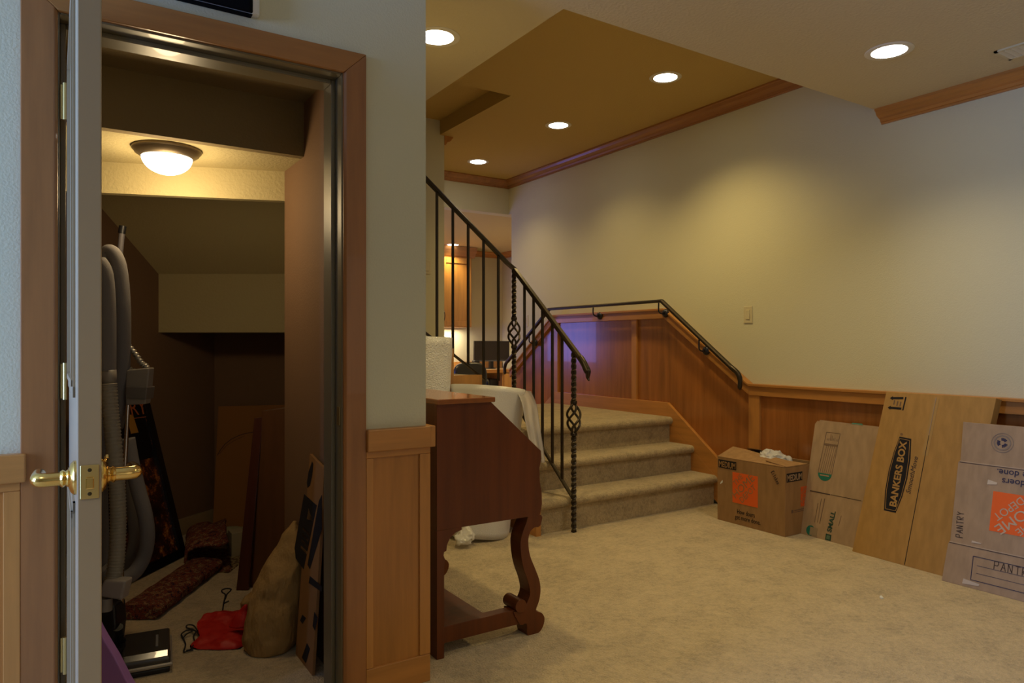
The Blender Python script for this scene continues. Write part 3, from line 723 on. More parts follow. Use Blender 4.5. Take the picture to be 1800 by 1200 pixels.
# crumpled plastic by the foot of the roll
def blob(name, rows, m, parent=None, amp=.006, fr=22, seg=40, sub=5, label=None, cat=None, sq=2.4, rnd=0):
    """soft object from rows (v, uLeft, uRight, distance, half depth), bottom row first"""
    st = []
    for v, ul, ur, d, th in rows:
        c = P((ul+ur)/2, v, d=d); st.append((c, (ur-ul)/2*d/F, th))
    S = []
    for i in range(len(st)-1):
        for k in range(sub):
            f = k/sub; a, c = st[i], st[i+1]; S.append((a[0].lerp(c[0], f), a[1]+(c[1]-a[1])*f, a[2]+(c[2]-a[2])*f))
    S.append(st[-1])
    b = new(); rings = []
    for j, (c, hw, th) in enumerate(S):
        ring = []
        for k in range(seg):
            a = 2*PI*k/seg; ca, sa = math.cos(a), math.sin(a)
            x = math.copysign(abs(ca)**(2/sq), ca)*hw; y = math.copysign(abs(sa)**(2/sq), sa)*th
            q = c+camdir(x, y); nv = noise.noise_vector(q*fr+Vector((rnd, 0, 0)))+.5*noise.noise_vector(q*fr*2.3)
            q = q+nv*amp*min(1, (hw+th)*12)
            q.z = max(q.z, .003)
            ring.append(b.verts.new(q))
        rings.append(ring)
    for A, B in zip(rings, rings[1:]):
        for k in range(seg): b.faces.new((A[k], A[(k+1) % seg], B[(k+1) % seg], B[k]))
    b.faces.new(rings[0][::-1]); b.faces.new(rings[-1])
    o = obj(name, b, m, parent, smooth='all')
    if label: props(o, label, cat)
    return o
M_plastic = mat('clear_plastic_film', (.78, .76, .72), .12, spec=1.0, alpha=.72)
blob('plastic_wrap', [(953, 803, 828, 4.0, .05), (945, 798, 835, 4.0, .055), (936, 805, 832, 4.02, .045), (926, 812, 826, 4.03, .02), (921, 814, 820, 4.03, .006)], M_plastic, amp=.016, fr=30,
     label='crumpled clear plastic on the carpet seen under the desk', cat='plastic wrap')

# ---------------- moving boxes by the right wall
def home_logo(fr, c, s, parent, mo, ml, rot=0):
    """orange square with diagonal stencil lettering; c centre, s side"""
    cr, sr = math.cos(rot), math.sin(rot)
    def R(x, y): return (c[0]+(x*cr-y*sr)*s, c[1]+(x*sr+y*cr)*s)
    b = new(); fr.poly(b, [R(-.5, -.5), R(.5, -.5), R(.5, .5), R(-.5, .5)]); o = obj('orange_square', b, mo, parent)
    def T(txt, p, q, size): text_fit(fr, txt, R(*p), R(*q), size*s, ml, parent, 'lettering', h=.0018)
    T('THE', (-.36, .05), (-.06, .38), .25)
    T('HOME', (-.36, -.36), (.40, .38), .36)
    T('DEPOT', (-.10, -.46), (.46, .10), .27)
X1 = 3.65; Y1a, Y1b = 3.165, 2.65; ZB = .412
B1 = thing('moving_box', 'brown open moving box with orange logo beside the bottom step, black MEDIUM marks', 'box', (3.81, 2.9, 0))
b = new(); t = .006
box(b, X1, X1+t, Y1b, Y1a, 0, ZB); box(b, X1+.31, X1+.316, Y1b, Y1a, 0, ZB+.01); box(b, X1+t, X1+.31, Y1b, Y1b+t, 0, ZB); box(b, X1+t, X1+.31, Y1a-t, Y1a, 0, ZB); box(b, X1+t, X1+.31, Y1b+t, Y1a-t, 0, .01)
obj('body', b, M_card, B1, bev=.002)
def flap(pts, n, m=M_card, parent=B1):
    b = new(); prism(b, pts, Vector(n).normalized()*.005); return obj('flap', b, m, parent)
flap([(X1, Y1a, ZB), (X1, Y1b+.005, ZB+.002), (X1+.11, Y1b+.12, ZB+.006), (X1+.16, Y1b+.20, ZB+.02), (X1+.15, Y1a-.12, ZB+.045), (X1+.135, Y1a-.015, ZB+.055)], (0, 0, 1))
flap([(X1+.01, Y1b, ZB+.003), (X1+.22, Y1b, ZB+.003), (X1+.17, Y1b+.10, ZB+.012), (X1+.14, Y1b+.17, ZB+.026), (X1+.03, Y1b+.16, ZB+.018)], (0, 0, 1))
flap([(X1+.312, Y1b+.22, ZB+.008), (X1+.312, Y1a, ZB+.008), (X1+.22, Y1a-.06, ZB+.045), (X1+.20, Y1b+.34, ZB+.05)], (-.2, 0, 1))
b = new(); prism(b, [(X1+.01, Y1a, ZB), (X1+.30, Y1a, ZB), (X1+.30, Y1a-.08, ZB+.02), (X1+.16, Y1a-.10, ZB+.03)], (0, 0, .005)); obj('flap', b, M_card, B1)
b = new(); box(b, X1+.02, X1+.30, Y1b+.02, Y1a-.02, .30, .345); obj('interior_shade', b, M_black, B1)  # black slab stands in for the shade inside the open box
FA = Frame((X1, Y1a, 0), (0, -1, 0), (0, 0, 1)); FBx = Frame((X1, Y1b, 0), (1, 0, 0), (0, 0, 1))
def plate(fr, p, q, txt, parent, mplate, mtext, size, inset=.006, bold=.0008):
    b = new(); fr.poly(b, [p, (q[0], p[1]), q, (p[0], q[1])]); obj('printed_patch', b, mplate, parent)
    text_fit(fr, txt, (p[0]+inset, p[1]+inset*1.1), (q[0]-inset, p[1]+inset*1.1), size, mtext, parent, 'lettering', bold=bold, h=.0018)
a = FA.px(1263, 822); c = FA.px(1295, 814); plate(FA, (a[0], .345), (a[0]+.145, .398), 'MEDIUM', B1, M_inkblk, M_card, .054)
a = FBx.px(1381, 838); plate(FBx, (.012, .325), (.165, .378), 'MEDIUM', B1, M_inkblk, M_card2, .054)
c0_ = FA.px(1309.5, 860); home_logo(FA, c0_, .195, B1, M_orange, M_card)
a = FA.px(1296, 902); text_fit(FA, 'How doers', a, (a[0]+.135, a[1]), .042, M_inkblk, B1)
a = FA.px(1292, 911); text_fit(FA, 'get more done.', a, (a[0]+.195, a[1]), .042, M_inkblk, B1)
c_ = FBx.px(1417, 871); home_logo(FBx, (c_[0]+.005, c_[1]), .12, B1, M_orangedark, M_card)
b = new(); a = FBx.px(1391, 902); FBx.poly(b, [a, (a[0]+.018, a[1]), (a[0]+.018, a[1]+.02), (a[0], a[1]+.02)]); FBx.line(b, (a[0]+.03, a[1]+.014), (a[0]+.16, a[1]+.014), .006); FBx.line(b, (a[0]+.03, a[1]+.003), (a[0]+.12, a[1]+.003), .004); obj('small_print', b, M_pencil, B1)
a = FA.px(1355, 830); c = FA.px(1367, 853); handwriting(FA, 'Kitchen', a, c, .028, B1, M_ink, .003)
b = new(); a = FA.px(1266, 848); FA.poly(b, [(a[0], a[1]-.01), (a[0]+.022, a[1]+.006), (a[0]+.02, a[1]+.022), (a[0]+.004, a[1]+.004)]); obj('torn_sticker', b, M_white, B1)
blob('plastic_bag', [(812, 1340, 1392, 4.45, .04), (805, 1336, 1390, 4.47, .045), (798, 1338, 1378, 4.49, .04), (792, 1343, 1364, 4.50, .02), (789, 1347, 1356, 4.50, .006)], M_plastic, amp=.018, fr=32,
     label='crumpled clear plastic poking from the open brown box', cat='plastic bag')

# box 2: flattened cartons with green print
a = Vector((3.800, 2.655, 0)); v2 = Vector((.135, 0, .665))
F2 = Frame(a, (-.045, -1, 0), v2-Vector((-.045, -1, 0)).normalized()*v2.dot(Vector((-.045, -1, 0)).normalized()))
B2 = thing('moving_box', 'pale flattened carton with green SMALL print leaning between two brown boxes', 'box', (3.86, 2.45, 0))
L2 = F2.px(1452, 741)[1]
b = new(); prism(b, [F2.at(0, 0), F2.at(.425, 0), F2.at(.425, L2*.985), F2.at(.02, L2), F2.at(.006, L2-.02)], -F2.n*.006); obj('front_layer', b, M_card2, B2)
b = new(); prism(b, [F2.at(.01, .004, -.007), F2.at(.43, .004, -.007), F2.at(.43, L2+.004, -.007), F2.at(.03, L2+.008, -.007)], -F2.n*.012); obj('back_layer', b, M_card2, B2)
b = new(); a1, a2 = F2.px(1424, 862), F2.px(1459, 869); c1_, c2_ = F2.px(1460, 869), F2.px(1514, 880)
F2.line(b, a1, a2, .006); F2.line(b, c1_, c2_, .003); obj('crease', b, M_ink, B2)
b = new()
q = [F2.px(*p) for p in ((1453, 759), (1477, 762), (1462, 834), (1438, 830))]
for i in (0, 1, 3): F2.line(b, q[i], q[(i+1) % 4], .0022)
for k in range(1, 7):
    f = k/7; F2.line(b, (q[0][0]*(1-f)+q[1][0]*f, q[0][1]*.68+q[3][1]*.32), (q[3][0]*(1-f)+q[2][0]*f, q[3][1]), .0012)
for f in (.28, .30, .32): F2.line(b, (q[0][0]*(1-f)+q[3][0]*f, q[0][1]*(1-f)+q[3][1]*f), (q[1][0]*(1-f)+q[2][0]*f, q[1][1]*(1-f)+q[2][1]*f), .002)
for k in range(8):
    x = q[0][0]+.012+k*.010; z = q[0][1]*.8+q[3][1]*.2; F2.line(b, (x, z), (x, z+.012+.02*(k in (2, 3))+.004*(k % 3)), .002)
obj('printed_table', b, M_pencil, B2)
cc = F2.px(1450, 832); r_ = .046
b = new(); F2.poly(b, [(cc[0]+r_*math.cos(t), cc[1]+r_*.95*math.sin(t)) for t in [PI+PI*k/20 for k in range(21)]]); obj('green_half_disc', b, M_green, B2)
b = new(); F2.line(b, (cc[0]-.03, cc[1]-.012), (cc[0]+.03, cc[1]-.012), .007, h=.0016); obj('small_print', b, M_card2, B2)
a = F2.px(1461, 936); c = F2.px(1469, 899); text_fit(F2, 'SMALL', a, c, .040, mat('dark_green_ink', (.02, .06, .04), .8), B2, bold=.0012)
q0 = F2.px(1456, 944)
b = new(); s = .036; F2.poly(b, [(q0[0]-s/2, q0[1]-s/2), (q0[0]+s/2, q0[1]-s/2), (q0[0]+s/2, q0[1]+s/2), (q0[0]-s/2, q0[1]+s/2)]); obj('green_patch', b, mat('dark_green_ink', (.02, .06, .04)), B2)
b = new(); s = .022; F2.poly(b, [(q0[0]-s/2, q0[1]-s/2), (q0[0]+s/2, q0[1]-s/2), (q0[0]+s/2, q0[1]+s/2), (q0[0]-s/2, q0[1]+s/2)], h=.0014); obj('patch_centre', b, mat('mid_green_ink', (.10, .17, .11)), B2)
q1_ = F2.px(1425, 932)
b = new(); F2.poly(b, [(q1_[0]+.030*math.cos(t), q1_[1]+.030*math.sin(t)) for t in [2*PI*k/24 for k in range(24)]]); obj('green_disc', b, M_green, B2)
b = new(); s = .024; x, z = q1_[0]+.020, q1_[1]-.002; F2.poly(b, [(x-s, z-s), (x+s, z-s), (x+s, z+s), (x-s, z+s)], h=.0014); obj('blank_patch', b, mat('patch_tan', (.34, .25, .15)), B2)
for i, (u, v, u2, v2_) in enumerate(((1432, 918, 1438, 884), (1437, 918, 1444, 876), (1441, 920, 1450, 876), (1474, 924, 1479, 906))): 
    b = new(); F2.line(b, F2.px(u, v), F2.px(u2, v2_), .0035 if i == 2 else .0025); obj('small_print', b, M_pencil, B2)
b = new(); a = F2.px(1494, 741); prism(b, [F2.at(a[0]-.0, L2+.002, -.006), F2.at(a[0]+.08, L2+.002, -.006), F2.at(a[0]+.07, L2+.012, -.012), F2.at(a[0]+.01, L2+.012, -.012)], -F2.n*.002); obj('green_edge_print', b, M_green, B2)

# box 3: tall carton
a3 = Vector((3.715, 2.268, .0)); u3 = Vector((-.045, -1, 0)).normalized(); top3 = Vector((3.893, 2.235, .888)); v3 = (top3-a3); v3 = v3-u3*v3.dot(u3); L3 = v3.length
F3 = Frame(a3, u3, v3)
pz = F3.px(1558, 688); W3 = F3.px(1751, 703)[0]; skew = pz[0]
B3 = thing('moving_box', 'tall golden brown carton with black oblong BANKERS BOX print leaning on the wall', 'box', (3.8, 1.98, 0))
L3 = pz[1]
b = new(); prism(b, [F3.at(0, 0), F3.at(F3.px(1680, 1018)[0], 0), F3.at(W3, L3), F3.at(skew, L3)], -F3.n*.055); obj('carton', b, M_card3, B3, bev=.002)
b = new(); F3.line(b, F3.px(1590, 992), F3.px(1633, 765), .003); obj('seam', b, M_inkblk, B3)
b = new(); F3.line(b, F3.px(1626, 800), F3.px(1646, 700), .030, h=.0003); obj('tape', b, mat('tape_clear', (.44, .27, .10), .12, coat=1), B3)
b = new(); F3.line(b, F3.px(1633, 765), F3.px(1646, 698), .004, h=.0016); obj('seam', b, M_card4, B3)
# black label
ctr = [(1581.5, 767), (1602, 771), (1600.5, 806), (1595, 841), (1586, 873), (1574.5, 901), (1554, 896.5), (1556, 862), (1562, 828), (1571, 795)]
def inset(pts, k):
    cx = sum(p[0] for p in pts)/len(pts); cy = sum(p[1] for p in pts)/len(pts); return [(cx+(p[0]-cx)*k[0], cy+(p[1]-cy)*k[1]) for p in pts]
lab = [F3.px(*p) for p in ctr]
b = new(); F3.poly(b, lab); obj('black_label', b, M_inkblk, B3)
lin = inset(lab, (.86, .95)); b = new(); stroke(F3, b, lin+[lin[0]], .0022, h=.0014); obj('label_outline', b, M_card3, B3)
text_fit(F3, 'BANKERS BOX', F3.px(1575, 891), F3.px(1594, 776), .052, M_card3, B3, bold=.0016)
text_fit(F3, 'SmoothMove', F3.px(1600, 868), F3.px(1614, 803), .036, M_ink, B3, shear=.25)
cR = F3.px(1585, 763); b = new(); cir = [(cR[0]+.006*math.cos(2*PI*k/16), cR[1]+.006*math.sin(2*PI*k/16)) for k in range(17)]; stroke(F3, b, cir, .0014); F3.line(b, (cR[0]-.002, cR[1]), (cR[0]+.003, cR[1]), .003); obj('registered_mark', b, M_pencil, B3)
b = new()
for (p, q) in (((1588, 699.5), (1564.5, 699.5)), ((1584.5, 718), (1560.5, 716))):
    p = Vector(F3.px(*p)); q = Vector(F3.px(*q)); d = (q-p).normalized(); nn = Vector((-d.y, d.x))
    F3.poly(b, [p+nn*.006, q-d*.016+nn*.006, q-d*.016+nn*.011, q, q-d*.016-nn*.011, q-d*.016-nn*.006, p-nn*.006])
F3.line(b, F3.px(1587, 721), F3.px(1592.5, 697.5), .007); obj('upright_arrows', b, M_inkblk, B3)
b = new()
for k, (u, v) in enumerate(((1571, 711), (1576.5, 713), (1582, 714))): F3.line(b, F3.px(u, v), F3.px(u+1.8, v-8), .006)
obj('small_print', b, M_pencil, B3)

# box 4: flattened grey-brown carton, printed side upside down
a4 = P(1655, 1020, Z=0); e4 = P(1800, 1058, Z=0); u4 = (e4-a4).normalized(); top4 = P(1693, 740, X=3.815)
v4 = top4-a4; v4 = v4-u4*v4.dot(u4); F4 = Frame(a4, u4, v4)
B4 = thing('moving_box', 'grey-brown flattened carton with upside-down orange logo, nearest at the right edge', 'box', (a4.x, a4.y-.4, 0))
tl = F4.px(1693, 741); cl_ = F4.px(1683, 850); lo = F4.px(1668, 951)
b = new(); prism(b, [F4.at(0, 0), F4.at(.92, 0), F4.at(.92, tl[1]), F4.at(tl[0], tl[1]), F4.at(*F4.px(1688, 808)), F4.at(*F4.px(1684, 812)), F4.at(*F4.px(1670, 950)), F4.at(*F4.px(1666, 955))], -F4.n*.022); obj('carton', b, M_card4, B4, bev=.002)
b = new(); s1_ = F4.px(1687, 810); F4.line(b, s1_, (s1_[0]+.9, s1_[1]), .004); s2_ = F4.px(1669, 951); F4.line(b, s2_, (s2_[0]+.9, s2_[1]), .004); obj('crease', b, mat('crease_pale', (.46, .34, .24)), B4)
b = new(); F4.line(b, (s1_[0], s1_[1]-.005), (s1_[0]+.9, s1_[1]-.006), .0015); F4.line(b, (s2_[0], s2_[1]-.005), (s2_[0]+.9, s2_[1]-.005), .0022); obj('crease', b, M_ink, B4)
q = F4.px(1748, 863); q2 = F4.px(1739.5, 932); sL = q[1]-q2[1]; home_logo(F4, (q[0]+sL/2-.004, (q[1]+q2[1])/2), sL, B4, M_orange, mat('pale_print_gap', (.50, .40, .31), .8), rot=PI)
a = F4.px(1752, 834); text_fit(F4, 'get more done.', (a[0]+.26, a[1]+.028), (a[0], a[1]+.028), .042, M_inkblue, B4, bold=.0004)
a = F4.px(1761, 848); text_fit(F4, 'How doers', (a[0]+.19, a[1]+.022), (a[0], a[1]+.022), .042, M_inkblue, B4, bold=.0004)
a = F4.px(1692, 945); c = F4.px(1695, 898); handwriting(F4, 'PANTRY', a, c, .030, B4, M_ink, .003)
a = F4.px(1747, 1000); handwriting(F4, 'PANTRY', a, (a[0]+.17, a[1]), .036, B4, M_ink, .0032)
b = new(); q = F4.px(1711, 977); q2 = F4.px(1705, 1018); stroke(F4, b, [(q[0]+.6, q[1]), q, (q[0], q2[1]), (q[0]+.6, q2[1])], .003)
for f in (.36, .68): F4.line(b, (q[0]+.02, q[1]+(q2[1]-q[1])*f), (q[0]+.6, q[1]+(q2[1]-q[1])*f), .0016)
obj('printed_panel', b, M_inkblue, B4)
q = F4.px(1762, 778); b = new()
for r_, w_ in ((.046, .003), (.034, .006)): stroke(F4, b, [(q[0]+r_*math.cos(2*PI*k/28), q[1]+r_*math.sin(2*PI*k/28)) for k in range(29)], w_)
obj('recycling_ring', b, mat('pale_ink', (.24, .19, .16), .8), B4)
b = new()
for k in range(3):
    a0 = 2*PI*k/3+.5
    arc = [(q[0]+.017*math.cos(a0+t), q[1]+.017*math.sin(a0+t)) for t in (0, .35, .7, 1.05, 1.4)]; stroke(F4, b, arc, .013)
obj('recycling_arrows', b, M_inkblue, B4)
b = new()
for (u, v, r0, r1, an) in ((1706, 1024, .035, .012, -.1), (1716, 953, .02, .005, 0), (1744, 848, .02, .012, .4)):
    c = F4.px(u, v); F4.poly(b, [(c[0]-r0, c[1]-r1), (c[0]+r0, c[1]-r1*.5), (c[0]+r0*1.1, c[1]+r1*.3), (c[0]-r0*.9, c[1]+r1)], h=.001)
obj('tape_scraps', b, mat('shiny_tape', (.6, .52, .46), .08, spec=1, coat=1), B4)
o = obj('paper_scrap', (lambda b: (prism(b, [P(1546, 1050, Z=0), P(1549, 1048, Z=0), P(1553, 1052, Z=0), P(1549, 1053, Z=0)], (0, 0, .006)), b)[1])(new()), M_white)
props(o, 'tiny white paper scrap on the open beige carpet', 'scrap')

# ================================================================ CLOSET CONTENTS
def pxpath(pts, n=6): return smooth_path([P(u, v, d=d) for u, v, d in pts], n)
M_hose = mat('grey_knit_sleeve', (.16, .148, .142), .95, spec=.1); f, _ = tex_noise(M_hose, 300, 2); bump(M_hose, f, .3, .002)
M_corr = mat('corrugated_hose', (.25, .22, .165), .55); M_grey = mat('grey_plastic', (.22, .195, .165), .45); M_chrome = mat('chrome_tube', (.62, .56, .52), .18, metal=1)
HS = thing('vacuum_hose', 'looped central vacuum hose with grey knit sleeve hanging inside the closet', 'vacuum hose', P(205, d=2.5)-Vector((0, 0, H)))
b = new(); tube(b, pxpath([(180, 1030, 2.62), (176, 900, 2.60), (170, 700, 2.56), (172, 560, 2.54), (176, 485, 2.54), (186, 449, 2.54), (196, 444, 2.54), (207, 463, 2.54), (213, 505, 2.54), (215.5, 560, 2.54), (214.5, 640, 2.55), (209, 700, 2.57), (203, 750, 2.6)], 8), .0275, 20); obj('sleeve', b, M_hose, HS, smooth='all')
b = new(); tube(b, pxpath([(172, 460, 2.46), (183, 480, 2.46), (187.5, 530, 2.46), (188.5, 600, 2.46), (188, 652, 2.46)], 8), .0285, 20); obj('sleeve', b, M_hose, HS, smooth='all')
b = new(); tube(b, pxpath([(190, 650, 2.46), (191, 676, 2.46)], 2), .026, 20); obj('cuff', b, M_grey, HS, smooth='all')
b = new(); pp = pxpath([(191, 674, 2.44), (194, 720, 2.44), (199, 770, 2.44), (204, 830, 2.44), (207, 880, 2.44), (207.5, 930, 2.44), (205, 980, 2.43), (199, 1020, 2.42)], 22)
tube(b, pp, [.0255+.0022*math.sin(i*2*PI/2.6) for i in range(len(pp))], 20); obj('corrugated_section', b, M_corr, HS, smooth='all')
b = new(); tube(b, pxpath([(224, 770, 2.66), (232, 815, 2.66), (243, 860, 2.66), (255, 905, 2.66), (259, 945, 2.66), (252, 980, 2.66), (236, 1006, 2.64), (214, 1018, 2.62), (192, 1014, 2.6), (178, 1000, 2.58)], 8), .0265, 20); obj('sleeve', b, M_hose, HS, smooth='all')
b = new(); tube(b, pxpath([(216, 800, 2.74), (227, 860, 2.74), (236, 910, 2.74), (238, 945, 2.74), (231, 980, 2.74), (220, 1000, 2.74)], 8), .024, 16); obj('sleeve', b, M_hose, HS, smooth='all')
b = new(); prism(b, [P(u, v, d=2.38) for u, v in ((182, 1019), (221, 1021), (213, 1056), (199, 1053), (176, 1050), (175, 1035))], camdir(0, .05)); obj('wall_cuff', b, mat('pale_grey_plastic', (.30, .27, .24), .4), HS, bev=.008, seg=3)
b = new(); tube(b, [P(186, 1050, d=2.40), P(184, 1072, d=2.40)], [.021, .023], 18); obj('nozzle', b, M_grey, HS, smooth=True)
WD = thing('vacuum_wand', 'chrome vacuum wand with taped grey handle standing on its power brush', 'vacuum', P(212, d=2.56)-Vector((0, 0, H)))
b = new(); tube(b, [P(225, 710, d=2.56), P(218, 850, d=2.55), P(212, 1106, d=2.56)], .0075, 14); obj('tube', b, M_chrome, WD, smooth=True)
b = new(); prism(b, [P(u, v, d=2.54) for u, v in ((222, 650), (262, 646), (259, 680), (255, 710), (221, 712), (219, 690))], camdir(0, .04)); obj('handle_block', b, M_grey, WD, bev=.005, seg=3)
b = new(); prism(b, [P(u, v, d=2.532) for u, v in ((221, 679), (259, 680), (256, 702), (220, 700))], camdir(0, .056)); obj('tape_band', b, mat('grey_tape', (.13, .115, .10), .35), WD, bev=.003)
b = new(); pp = pxpath([(226, 608, 2.56), (238, 622, 2.56), (249, 638, 2.56), (258, 645, 2.56), (256, 652, 2.56), (242, 654, 2.56), (225, 648, 2.56)], 10); tube(b, pp, [.0095+.0025*math.sin(i*1.9) for i in range(len(pp))], 12); obj('wrapped_grip', b, mat('dull_foil', (.30, .28, .24), .35, metal=.6), WD, smooth='all')
# power brush
c = P(262, d=2.56); c.z = 0; rz = -YAW+.46
PB = thing('power_brush', 'dark grey vacuum power head with silver bumper on closet carpet', 'vacuum', c, rz)
b = new(); prism(b, [(x, y, z) for x, y, z in ((-.085, -.13, .012), (-.085, -.13, .05), (-.085, -.10, .068), (-.085, .10, .072), (-.085, .13, .055), (-.085, .13, .012))], (.155, 0, 0)); obj('housing', b, mat('dark_grey_shell', (.045, .042, .038), .2, coat=.5), PB, local=True, bev=.010, seg=4)
b = new(); box(b, -.09, .076, -.137, -.125, .022, .034); box(b, .066, .076, -.130, .13, .022, .034); obj('bumper_strip', b, mat('silver_strip', (.45, .42, .38), .3, metal=.5), PB, local=True, bev=.004)
b = new(); box(b, -.08, .068, -.133, .13, 0, .02); obj('sole', b, M_black, PB, local=True, bev=.005)
b = new(); box(b, .022, .030, -.06, .05, .0700, .0722); obj('maker_mark', b, mat('grey_mark', (.16, .16, .16), .5), PB, local=True)
b = new(); tube(b, [(-.085, .06, .05), (-.10, .03, .09), (-.10, .0, .14)], .018, 12); box(b, -.125, -.075, -.02, .05, .02, .07); obj('swivel_neck', b, M_black, PB, local=True, smooth=True)
o = obj('vacuum_canister', (lambda b: (prism(b, [P(u, v, d=2.50) for u, v in ((150, 1062), (200, 1062), (203, 1100), (197, 1148), (150, 1150))], camdir(0, .08)), b)[1])(new()), M_black, bev=.012, seg=3)
props(o, 'black vacuum part beneath the grey hose cuff, behind the purple board', 'vacuum')
b = new(); tube(b, [P(184, 780, d=2.95)*1, P(200, 560, d=2.93), P(214.5, 407, d=2.92)], .0115, 14); PL = thing('pole', 'slim grey pole with black tip rising behind the vacuum hose', 'pole', P(190, d=2.95)-Vector((0, 0, H)))
bq = P(160, d=2.96); bq.z = 0
b.free(); b = new(); tube(b, [bq, P(184, 780, d=2.95), P(200, 560, d=2.93), P(214.5, 407, d=2.92)], .0115, 14); obj('shaft', b, mat('pole_grey', (.13, .12, .13), .4), PL, smooth=True)
b = new(); tube(b, [P(214, 410, d=2.92), P(216, 397, d=2.92)], .0145, 14); obj('tip', b, M_black, PL, smooth=True)
# purple board
b = new(); prism(b, [P(u, v, d=2.28) for u, v in ((128, 1010), (172, 1106), (181, 1122), (201, 1155), (222, 1196), (238, 1222.5), (128, 1222.5))], camdir(-.0, .035))
o = obj('foam_board', b, mat('purple_foam', (.40, .19, .52), .7), bev=.004); props(o, 'purple foam board slanting beside the white door, low in the closet', 'board')
# framed poster
pb1 = P(322, 976, Z=0); pb0 = P(255, 1010, Z=0); pu = (pb1-pb0).normalized(); pt = P(268, 682, d=3.95)
pv = pt-pb1; pv = pv-pu*pv.dot(pu); FP = Frame(pb1-pu*.50, pu, pv)
PO = thing('framed_poster', 'black framed dark poster with orange lettering leaning on the closet wall', 'poster', FP.at(.25, 0))
PW, PH = .50, FP.px(268, 683)[1]
b = new()
for s in ([(0, 0), (PW, 0), (PW, .045), (0, .045)], [(0, PH-.045), (PW, PH-.045), (PW, PH), (0, PH)], [(0, 0), (.045, 0), (.045, PH), (0, PH)], [(PW-.045, 0), (PW, 0), (PW, PH), (PW-.045, PH)]):
    prism(b, [FP.at(x, y, 0) for x, y in s], FP.n*.022)
obj('frame', b, mat('black_frame', (.008, .007, .008), .25, coat=.4), PO)
M_pos = mat('poster_print', (.02, .008, .006), .25, coat=.5); f, _ = tex_noise(M_pos, 9, 6, rough=.8)
base(M_pos, ramp(M_pos, f, [(.42, (.010, .006, .006)), (.54, (.09, .022, .008)), (.62, (.45, .14, .02)), (.70, (.8, .5, .15))]))
b = new(); prism(b, [FP.at(.02, .02), FP.at(PW-.02, .02), FP.at(PW-.02, PH-.02), FP.at(.02, PH-.02)], FP.n*.008); obj('print', b, M_pos, PO)
Fq = Frame(FP.at(0, 0, .008), pu, pv)
b = new(); Fq.poly(b, [(.05, PH*.60), (PW-.05, PH*.60), (PW-.05, PH-.05), (.05, PH-.05)]); obj('dark_band', b, mat('poster_black', (.006, .005, .006), .25), PO)
a = Fq.px(231, 730); c = Fq.px(263, 727); text_fit(Fq, 'RY!', a, c, .115, mat('poster_orange', (.45, .11, .03), .5), PO, h=.003)
b = new(); Fq.line(b, Fq.px(229, 736), Fq.px(267, 731), .004, h=.0014); obj('rule_line', b, MAT['poster_orange'], PO)
b = new(); a = Fq.px(232, 762); Fq.poly(b, [(a[0]-.01, a[1]), (a[0]+.05, a[1]), (a[0]+.04, a[1]+.10), (a[0]-.01, a[1]+.10)], h=.0014); obj('orange_patch', b, mat('poster_amber', (.42, .20, .03), .5), PO)
# rugs
M_rug = mat('persian_rug', (.16, .05, .03), .95, spec=.1); f, _ = tex_noise(M_rug, 34, 3, rough=.75); g, _ = tex_noise(M_rug, 25, 2)
base(M_rug, ramp(M_rug, f, [(.38, (.03, .018, .03)), (.46, (.24, .06, .028)), (.53, (.05, .025, .03)), (.58, (.32, .19, .09)), (.66, (.20, .05, .025))])); bump(M_rug, f, .6, .01)
M_rugback = mat('rug_back', (.28, .19, .09), .95, spec=.1); f, _ = tex_noise(M_rugback, 70, 4); base(M_rugback, ramp(M_rugback, f, [(.4, (.06, .03, .02)), (.6, (.36, .26, .13))]))
ra = P(241, 1090, Z=0); rb = P(362, 1001, Z=0); rd = (rb-ra).normalized(); rs = Vector((rd.y, -rd.x, 0))
b = new(); sec = [(-.075, .004), (.075, .004), (.088, .02), (.088, .042), (.07, .058), (.0, .066), (-.06, .062), (-.088, .045), (-.088, .015)]
n = 22; rings = []
for i in range(n+1):
    c = ra.lerp(rb, i/n); wv = .003*math.sin(i*1.3)
    rings.append([b.verts.new(c+rs*(x+wv)+Vector((0, 0, z+.003*noise.noise(Vector((i*.5, x*20, 0)))))) for x, z in sec])
for A, B in zip(rings, rings[1:]):
    for k in range(len(sec)): b.faces.new((A[k], A[(k+1) % len(sec)], B[(k+1) % len(sec)], B[k]))
b.faces.new(rings[0][::-1]); b.faces.new(rings[-1])
for v in b.verts: v.co.z = max(.002, v.co.z)
RG = obj('rolled_rug', b, M_rug, smooth=True); props(RG, 'long flat folded red patterned rug lying along the closet floor', 'rug')
